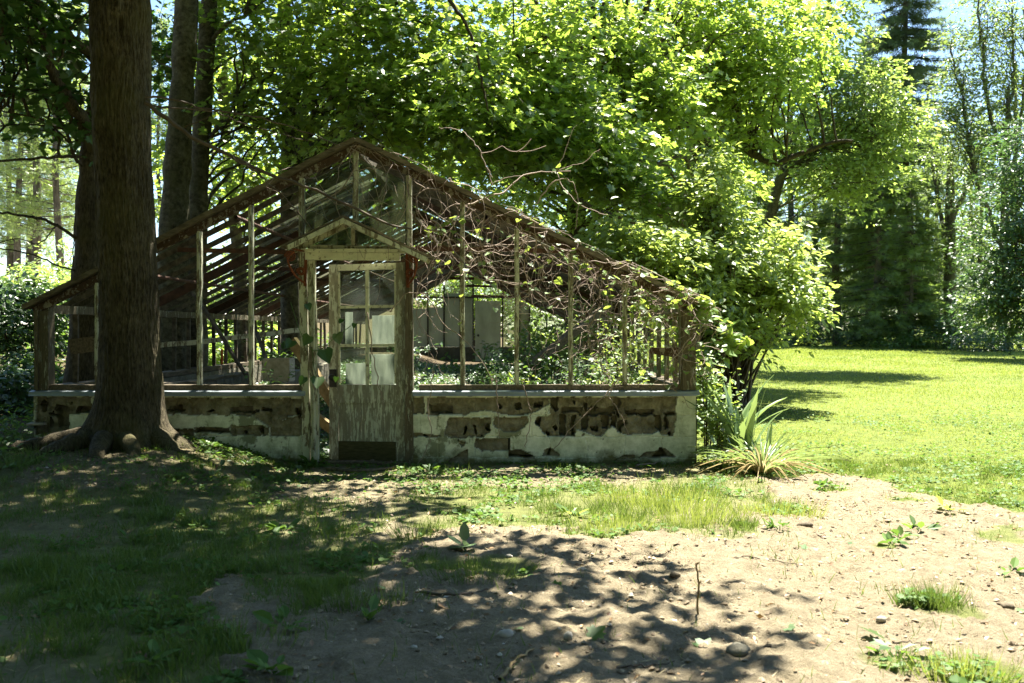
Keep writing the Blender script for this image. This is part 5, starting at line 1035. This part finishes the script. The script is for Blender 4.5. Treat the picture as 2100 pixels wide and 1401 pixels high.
weed('bright leafy weed tangle against the right end wall of the greenhouse', 2.05, 9.75, .7, .26, 700, 'vineleaf', .045); weed('low sunlit weed patch at the foot of the right corner', 2.0, 9.35, .22, .32, 420, 'vineleaf', .04)
weed('bushy weed behind the iris clump along the right side wall', 2.2, 11.2, .9, .35, 420, 'vineleaf', .06); weed('leafy weed climbing the right side wall further back', 2.15, 12.6, 1.3, .4, 420, 'vineleaf', .07); weed('tall weed beside the right side wall near the young tree', 2.4, 14.2, 1.5, .6, 420, 'vineleaf', .08)
weed('leafy vine hung weed at the right corner below the eaves', 1.98, 10.1, 1.1, .25, 260, 'vineleaf', .075)

# ---------------------------------------------------------------- grass, ground cover and small things on the ground
rG = np.random.default_rng(63)
def gsurf(x, y):
    D_ = dens(x, y); z = gz(x, y)
    return z + (D_ > 0.5) * ((y < 10.4) & (np.abs(x) < 5.4)) * 0.02 * fbm(x, y, 5, 3, 19) + (1 - D_) * ((y < 10.4) & (np.abs(x) < 5.4)) * (0.022 * fbm(x, y, 3.2, 3, 3) + 0.02 * np.abs(fbm(x, y, 11, 3, 9)))
def infr(x, y, m=0.3): return np.abs(x) < y * 0.514 + m
def blades(name, x, y, h, wd, m, lean=.35, kind='stuff'):
    n = len(x); z = gsurf(x, y); a = rG.uniform(0, 2 * math.pi, n); nr = np.stack([np.cos(a), np.sin(a), rG.uniform(-.1, lean, n)], 1); d = np.stack([rG.normal(0, lean, n), rG.normal(0, lean, n), np.ones(n)], 1)
    sz = np.stack([wd * 10, h, h], 1)
    return tag(leaf_mesh(name, np.stack([x, y, z - .004], 1), nr, d, sz, T_BLADE, M[m], None, (float(np.mean(x)), float(np.mean(y)), 0)), kind=kind)
n = 420000; y = 3.5 + 6.6 * rG.uniform(0, 1, n) ** .9; x = rG.uniform(-1, 1, n) * (y * .514 + .3); Dn = dens(x, y)
clump = sm(-.25, .35, fbm(x, y, 6, 3, 88) + .1) * (.3 + .7 * sm(-.3, .3, fbm(x, y, 1.4, 3, 99)))
shade = (x < .3)
k = (rG.uniform(0, 1, n) < np.maximum(Dn * clump * np.where(x > -.2, .8 * sm(-.35, .3, fbm(x, y, 4.5, 3, 123)), .8), .004 + .05 * sm(.25, .6, fbm(x, y, 2.5, 3, 321)))) & ~((y > 9.85) & (x > -4.8) & (x < 1.9)); x, y, Dk = x[k], y[k], Dn[k]
tall = 1 + 1.1 * np.exp(-((x - 1.3) ** 2 / .5 + (y - 7.6) ** 2 / .6))
blades('grass', x, y, rG.uniform(.03, .10, len(x)) * tall * (.6 + .5 * sm(-.2, .3, fbm(x, y, 2, 2, 31))), np.full(len(x), .0042) * rG.uniform(.7, 1.3, len(x)), 'grass', .5)
n = 420000; y = np.exp(rG.uniform(math.log(7.6), math.log(58), n)); x = rG.uniform(1.9, 31, n); k = infr(x, y, .5); x, y = x[k], y[k]; k = (rG.uniform(0, 1, len(x)) < dens(x, y) * (.5 + .5 * sm(-.3, .2, fbm(x, y, 1.1, 3, 15)))); x, y = x[k], y[k]
dk = fbm(x, y, .45, 4, 211) + .5 * fbm(x, y, 2.2, 3, 212) + rG.normal(0, .16, len(x)) > .30
for nm_, q_, mm_ in (('lawn_grass', ~dk, 'lawn'), ('dark_lawn_grass', dk, 'lawn2')):
    blades(nm_, x[q_], y[q_], rG.uniform(.02, .05, q_.sum()) * (1 + .022 * (y[q_] - 9)), .0045 * (y[q_] / 9) ** .95, mm_, .7)
n = 60000; x = rG.uniform(-14, -1.5, n); y = 8.2 + 26 * rG.uniform(0, 1, n) ** 1.7; k = infr(x, y, .5) & ((x < -4.85) | (y < 9.8) | (y > 32.3)); x, y = x[k], y[k]; k = (rG.uniform(0, 1, len(x)) < .3 + .7 * sm(-.2, .3, fbm(x, y, .8, 3, 14))) & (dens(x, y) > .5) & ((y > 9.2) | (rG.uniform(0, 1, len(x)) < .25)); x, y = x[k], y[k]; n = len(x)
tag(leaf_mesh('ground_cover', np.stack([x, y, gz(x, y) + rG.uniform(.01, .2, n) * sm(-4.0, -5.2, x) + .02], 1), np.array((0, 0, 1.)) + rG.normal(0, .4, (n, 3)), rG.normal(0, 1, (n, 3)) * (1, 1, .2), rG.uniform(.035, .085, n) * (1 + .03 * (y - 8)), T_OVAL, M['weed'], None, (-6, 14, 0)), kind='stuff')
def cover(x, y, hmax, smin, smax, T, m, name='ground_cover'):
    n = len(x); h = rG.uniform(.006, hmax, n)
    tag(leaf_mesh(name, np.stack([x, y, gsurf(x, y) + h], 1), np.array((0, 0, 1.)) + rG.normal(0, .33, (n, 3)), rG.normal(0, 1, (n, 3)) * (1, 1, .15), rG.uniform(smin, smax, n), T, M[m], None, (float(x.mean()), float(y.mean()), 0)), kind='stuff')
n = 150000; y = 3.6 + 6.25 * rG.uniform(0, 1, n); x = rG.uniform(-1, 1, n) * (y * .514 + .2); wl = sm(7.4, 9.4, y) * (x < 1.9); q = fbm(x, y, 3.2, 3, 66)
k = rG.uniform(0, 1, n) < (sm(.05, .35, q) * dens(x, y) * .30 + wl * sm(-.15, .3, q) * .42); cover(x[k], y[k], .035, .015, .045, T_ROUND, 'clover')
n = 16000; y = np.exp(rG.uniform(math.log(7.0), math.log(16), n)); x = rG.uniform(1.9, 10, n); k = infr(x, y) & (dens(x, y) > .4) & (fbm(x, y, 1.6, 3, 67) > .02); x, y = x[k], y[k]; n = len(x)
tag(leaf_mesh('clover_patch', np.stack([x, y, gz(x, y) + rG.uniform(.015, .05, n)], 1), np.array((0, 0, 1.)) + rG.normal(0, .35, (n, 3)), rG.normal(0, 1, (n, 3)) * (1, 1, .15), rG.uniform(.018, .04, n), T_ROUND, M['clover'], None, (8, 14, 0)), kind='stuff')
# leaf litter and fine debris, grit
n = 5200; y = 3.7 + 6.2 * rG.uniform(0, 1, n); x = rG.uniform(-1, 1, n) * (y * .514 + .2); k = rG.uniform(0, 1, n) < .4 + .6 * (x < -1.0) * (y > 7.2); cover(x[k], y[k], .02, .012, .04, T_QUAD, 'deadleaf', 'leaf_litter')
n = 30000; y = 3.6 + 5.4 * rG.uniform(0, 1, n) ** .8; x = rG.uniform(-1, 1, n) * (y * .514 + .1); k = dens(x, y) < .5; x, y = x[k], y[k]; n = len(x)
ico = np.array([(0, 0, 1), (.9, 0, .1), (.2, .85, .15), (-.75, .5, .1), (-.7, -.55, .05), (.25, -.85, .1), (0, 0, -.8)]); icf = [[0, 1, 2], [0, 2, 3], [0, 3, 4], [0, 4, 5], [0, 5, 1], [6, 2, 1], [6, 3, 2], [6, 4, 3], [6, 5, 4], [6, 1, 5]]
sz = .0022 * rG.pareto(1.6, n).clip(0, 6.5) + .0025
V, l, s = scatter(np.stack([x, y, gsurf(x, y) + sz * .3], 1), np.array((0, 0, 1.)) + rG.normal(0, .2, (n, 3)), rG.normal(0, 1, (n, 3)), np.stack([sz * rG.uniform(.8, 1.5, n), sz, sz * .75], 1), (ico, icf))
mg, N, L, b = newmat('soil_crumbs'); g = N.new('ShaderNodeNewGeometry'); r = ramp(N, [(0, (.12, .09, .055)), (.6, (.26, .205, .13)), (.95, (.36, .29, .2)), (1, (.45, .41, .34))]); L.new(g.outputs['Random Per Island'], r.inputs[0]); L.new(r.outputs[0], b.inputs[0]); b.inputs['Roughness'].default_value = .95
tag(mesh_from('soil_crumbs', V, l, s, mg, None, (0, 6, 0)), kind='stuff')
n = 2600; y = 3.6 + 5.4 * rG.uniform(0, 1, n); x = rG.uniform(-1, 1, n) * (y * .514 + .1); k = dens(x, y) < .6; x, y = x[k], y[k]; n = len(x)
tag(leaf_mesh('dry_straw', np.stack([x, y, gsurf(x, y) + .008], 1), np.array((0, 0, 1.)) + rG.normal(0, .15, (n, 3)), rG.normal(0, 1, (n, 3)) * (1, 1, .1), np.stack([rG.uniform(.015, .03, n), rG.uniform(.02, .09, n), np.full(n, .02)], 1), T_NEED, M['straw'], None, (0, 6, 0)), kind='stuff')
def gpt(px, py):
    d = CZ * F / (py - HY)
    for _ in range(3):
        zz_ = gzf((px - 1050) / F * d, d); d = (CZ - zz_) * F / (py - HY)
    x_ = (px - 1050) / F * d; return x_, d, float(gsurf(np.array([x_]), np.array([d]))[0])
def stone(label, px, py, s, m='stone', sq=(1, .8, .6)):
    x, y, z = gpt(px, py); u, v = np.meshgrid(np.linspace(0, 2 * math.pi, 17)[:-1], np.linspace(0.02, math.pi - .02, 9)); r = 1 + .22 * fbm(np.cos(u) * np.sin(v) * 2 + px, np.sin(u) * np.sin(v) * 2 + np.cos(v) * 2, 1.0, 3, px)
    V = np.stack([x + s * sq[0] * r * np.sin(v) * np.cos(u), y + s * sq[1] * r * np.sin(v) * np.sin(u), z + s * sq[2] * (.55 + r * np.cos(v))], -1).reshape(-1, 3)
    i, j = np.meshgrid(np.arange(16), np.arange(8)); a = (j * 16 + i).ravel(); b_ = (j * 16 + (i + 1) % 16).ravel(); Q = np.stack([a, a + 16, b_ + 16, b_], 1)
    tag(mesh_from('stone', V, Q.ravel(), np.arange(len(Q)) * 4, M[m], None, (x, y, z), True), label, 'stone', 'loose stones on the soil')
for a in (('rounded grey stone in the shade near the lower middle of the picture', 1038, 1312, .034, 'stone', (1.1, .9, .7)), ('small egg shaped pale stone right of the rounded grey one', 1166, 1313, .024, 'stone', (.9, .8, .9)), ('flat angular slab of stone on the edge of the canopy shadow', 1515, 1348, .047, 'block', (1.1, 1, .6)), ('smooth buff stone at the sunny edge of the dappled soil', 1194, 1177, .03), ('small pale stone half buried in front of the mullein', 1043, 1147, .022),
          ('dark clod beside the right sunlit soil patch', 1385, 1187, .03, 'wood'), ('pale stone near the centre of the sunlit soil', 1810, 1278, .024), ('brown clod lying on the sunlit soil near the right border', 2070, 1252, .034, 'wood'), ('dark earth clod below the grass at the upper sunny soil', 1652, 1086, .045, 'wood', (1.2, .8, .6)), ('small white pebble in the shade left of the rounded grey stone', 862, 1260, .012), ('little pebble at the lower left of the bare soil', 848, 1332, .016), ('tan pebble next to the egg shaped stone', 1150, 1300, .014)):
    stone(*a)
def fallen(label, px, py, s, m='mullein', ang=None):
    x, y, z = gpt(px, py); a = rG.uniform(0, 6.28) if ang is None else ang
    V, l, st = scatter(np.array([(x, y, z + .012)]), np.array([(rG.normal(0, .3), rG.normal(0, .3) - .2, 1.)]), np.array([(math.cos(a), math.sin(a), 0)]), np.array([s]), T_MAPLE)
    tag(mesh_from('fallen_leaf', V, l, st, M[m], None, (x, y, z)), label, 'leaf', 'fallen maple leaves')
for a in (('grey green maple leaf curled on the soil right of the bottom middle', 1422, 1322, .15, 'weed'), ('pale fallen leaf in the sun below the grass strip', 1660, 1130, .12), ('fallen leaf next to the short twig on the sunlit soil', 1155, 1212, .10, 'weed'), ('pale underside of a leaf lying at the lower sunny soil', 1818, 1316, .12), ('fallen leaf in the shade beside the tufted grass', 785, 1213, .07), ('green fallen leaf in the shadow left of the twig', 830, 1278, .11), ('curled brown leaf below the crooked twig', 905, 1258, .08, 'deadleaf'), ('small green leaf standing in a spot of light at the lower middle', 1210, 1318, .10, 'weed'),
          ('blue green leaf between the two larger stones', 1073, 1300, .05), ('wide shaded leaf on the dark grass at lower left', 270, 1240, .14), ('fallen leaf at the right border in the sun', 2090, 1262, .08, 'weed'), ('fallen leaf lying in front of the daylily clump', 1740, 1125, .08), ('single leaf on the soil below the leafy sprigs', 1630, 1300, .07)):
    fallen(*a)
def twig(label, pts, r=.006, m='twig', lift=.012):
    q = smooth_path([np.array(gpt(*p)) + (0, 0, lift) for p in pts], 16); q[1:-1] += rG.normal(0, .004, (14, 3)); mb = MB(); mb.tube(q, np.linspace(r, r * .5, 16), 6)
    tag(mb.build('twig', M[m], None, tuple(q[0]), True), label, 'twig')
twig('crooked dark twig on the shaded soil below the mullein', [(860, 1222), (930, 1232), (965, 1225), (1000, 1216)], .008); twig('blurred brown stick lying in the near foreground', [(1025, 1401), (1055, 1365), (1095, 1338)], .009, 'yellowwood'); twig('thin pale twig arcing over the sunlit soil', [(1500, 1155), (1560, 1152), (1640, 1165)], .004)
twig('short dark twig on the sunlit soil below the grass strip', [(1676, 1100), (1695, 1118), (1715, 1135)], .005); twig('thin pale straw twig at the bottom in the shade', [(1265, 1378), (1330, 1372), (1385, 1362)], .004); twig('fine twig near the white fallen leaf at lower right', [(1835, 1322), (1880, 1328), (1915, 1334)], .004); twig('pale stick lying at the foot of the right wall', [(1305, 962), (1350, 955), (1392, 945)], .008, 'vine', .03); twig('bleached stick in front of the door', [(745, 953), (790, 948), (815, 958)], .009, 'vine', .02); twig('rotten pole lying along the wall in front of the threshold', [(670, 968), (740, 972), (830, 960)], .022, 'wood', .02)
x, y, z = gpt(1433, 1272); q = smooth_path([(x, y, z - .03), (x - .002, y, z + .08), (x + .002, y, z + .15), (x - .008, y, z + .255)], 14); q[1:-1] += rG.normal(0, .002, (12, 3)); mb = MB(); mb.tube(q, np.linspace(.0055, .0045, 14), 7); mb.tube([q[9], q[9] + (.01, 0, .012)], .004, 5); mb.tube([q[-1] - (.004, 0, .004), q[-1] + (.012, 0, .003)], .005, 6)
tag(mb.build('stick', M['yellowwood'], None, (x, y, z), True), 'thin stick standing upright in the sunlit soil', 'stick')
def tuft(label, px, py, n, h, rad, m='grass', flower=False):
    n = int(n * .7)
    x, y, z = gpt(px, py); a = rG.uniform(0, 6.28, n); r_ = rad * rG.uniform(0, 1, n) ** .6; bx_ = x + r_ * np.cos(a) * 1.3; by_ = y + r_ * np.sin(a) * .8; b2_ = rG.uniform(0, 6.28, n)
    nr = np.stack([np.cos(b2_), np.sin(b2_), rG.uniform(0, .3, n)], 1); d = np.stack([np.cos(a) * r_ / rad * .7 + rG.normal(0, .25, n), np.sin(a) * .5 + rG.normal(0, .25, n), np.ones(n)], 1)
    root = thing('grass_tuft', (x, y, z), label, 'grass tuft'); leaf_mesh('blades', np.stack([bx_, by_, np.full(n, z - .005)], 1), nr, d, np.stack([np.full(n, .035), h * rG.uniform(.5, 1.1, n), h * rG.uniform(.5, 1, n)], 1), T_BLADE, M[m], root)
    if flower:
        k = 90; aa = rG.uniform(0, 6.28, k); rr_ = rad * rG.uniform(.2, 1.1, k); leaf_mesh('leaves', np.stack([x + rr_ * np.cos(aa), y + rr_ * np.sin(aa) * .7, z + rG.uniform(.01, .08, k)], 1), np.array((0, 0, 1.)) + rG.normal(0, .4, (k, 3)), rG.normal(0, 1, (k, 3)), rG.uniform(.02, .04, k), T_ROUND, M['clover'], root)
for a in (('long grass tuft catching a spot of sun in the left shade', 712, 1250, 240, .17, .12), ('green tuft with clover leaves on the bare sunlit soil', 1882, 1245, 260, .13, .09, 'grass', True), ('spiky green tuft right beside the clover tuft on the soil', 1930, 1250, 260, .17, .09), ('blurred bright tuft at the bottom right border', 1985, 1400, 300, .15, .14, 'lawn', True), ('dark grass tuft in the shaded soil in front of the mullein', 975, 1190, 420, .13, .22), ('upright grass tuft left of the mullein', 850, 1105, 160, .16, .12), ('long sunny grass tuft in front of the right wall', 1370, 1045, 420, .24, .3, 'lawn'), ('sunny seedy grass tuft right of the long tuft', 1440, 1075, 420, .24, .24, 'lawn'), ('smaller sunny grass tuft left of the long tuft', 1265, 1030, 260, .18, .2, 'lawn'), ('coarse grass tuft at the lower end of the sunny strip', 1255, 1090, 260, .15, .2, 'lawn'), ('thick grass tuft on the soil below the daylily clump', 1600, 1060, 420, .15, .26, 'lawn'), ('dark coarse tuft among the shaded weeds at left', 570, 1165, 320, .15, .3), ('wispy dark tuft at the lower left of the bare soil', 480, 1330, 260, .16, .22), ('wide blade tuft in the left shade near the maple roots', 250, 1165, 240, .15, .25), ('grass tuft in the deep shade at the left border', 60, 1130, 240, .15, .25), ('wispy tuft behind the crooked twig', 800, 1240, 120, .14, .14)):
    tuft(*a)
def rosette(label, px, py, n, L, m, T=T_OVAL, up=.5, name='broadleaf_weed'):
    x, y, z = gpt(px, py); n = int(n * 1.6); a = rG.uniform(0, 6.28, n); o = np.stack([np.cos(a), np.sin(a), rG.uniform(.05, up * 1.6, n)], 1); nr = np.stack([-np.cos(a) * .4, -np.sin(a) * .4, np.ones(n)], 1) + rG.normal(0, .35, (n, 3)); L = L * .85
    root = thing(name, (x, y, z), label, 'plant'); leaf_mesh('leaves', np.array((x, y, z + .01)) + o * np.stack([rG.uniform(.01, .07, n)] * 2 + [rG.uniform(0, .05, n)], 1), nr, o, L * rG.uniform(.3, 1.05, n), T, M[m], root)
    mb = MB()
    for k in range(min(n, 6)): mb.tube([(x, y, z - .01), (x + o[k, 0] * .03, y + o[k, 1] * .03, z + .02)], .003, 4)
    mb.build('stem', M['weed'], root, smooth=True)
rosette('grey green mullein rosette with one upright leaf on the shaded soil', 955, 1128, 4, .15, 'mullein', T_ROUND, .35, 'mullein_plant'); x, y, z = gpt(952, 1118); o = bpy.data.objects[[k.name for k in col.objects if k.name.startswith('mullein_plant')][0]]; leaf_mesh('upright_leaf', np.array([(x, y, z)]), np.array([(.1, -1, .2)]), np.array([(0, .1, 1.)]), np.array([.13]), T_OVAL, M['mullein'], o)
for a in (('bright broadleaf weed in the sunny strip in front of the wall', 1175, 1060, 8, .13, 'vineleaf'), ('sunlit broadleaf weed left of the doorway path', 580, 1092, 8, .12, 'clover'), ('small broadleaf weed catching light in the left shade', 275, 1110, 7, .10, 'clover'), ('low leafy sprig on the upper sunlit soil near the lawn', 1850, 1105, 7, .11, 'clover'), ('leafy sprig in the middle of the right sunlit soil', 1830, 1120, 8, .12, 'clover'), ('leafy sprig just right of the middle sunlit one', 1890, 1095, 6, .12, 'weed'), ('low weed on the soil close to the right border', 2080, 1180, 6, .10, 'clover'), ('bindweed like sprig at the lower right sunlit soil', 1840, 1350, 7, .10, 'weed'), ('dark weed in the shade at the lower left of the soil', 590, 1290, 9, .13, 'clover'), ('dark weed at the bottom left among grass', 300, 1370, 9, .13, 'clover'), ('three leaved weed in the lower middle shade', 757, 1280, 6, .13, 'clover'), ('large leaved weed at the bottom border in the shade', 560, 1385, 8, .16, 'clover'), ('pale flat weed patch below the grass strip', 1600, 1090, 12, .10, 'clover'), ('flat weed patch at the edge of soil and lawn', 1690, 1000, 12, .11, 'clover'), ('weed at the foot of the left jamb', 640, 955, 14, .14, 'weed'), ('bright tiny weed in front of the maple roots', 430, 958, 9, .09, 'vineleaf'), ('weed by the wall right of the door', 880, 970, 14, .12, 'weed'), ('leafy weed at the base of the right wall middle', 1130, 955, 14, .10, 'weed'), ('broad weed in the lawn edge at the right', 1950, 1050, 10, .12, 'lawn'), ('broad weed left of the bleached stick', 700, 985, 10, .10, 'vineleaf')):
    rosette(*a)
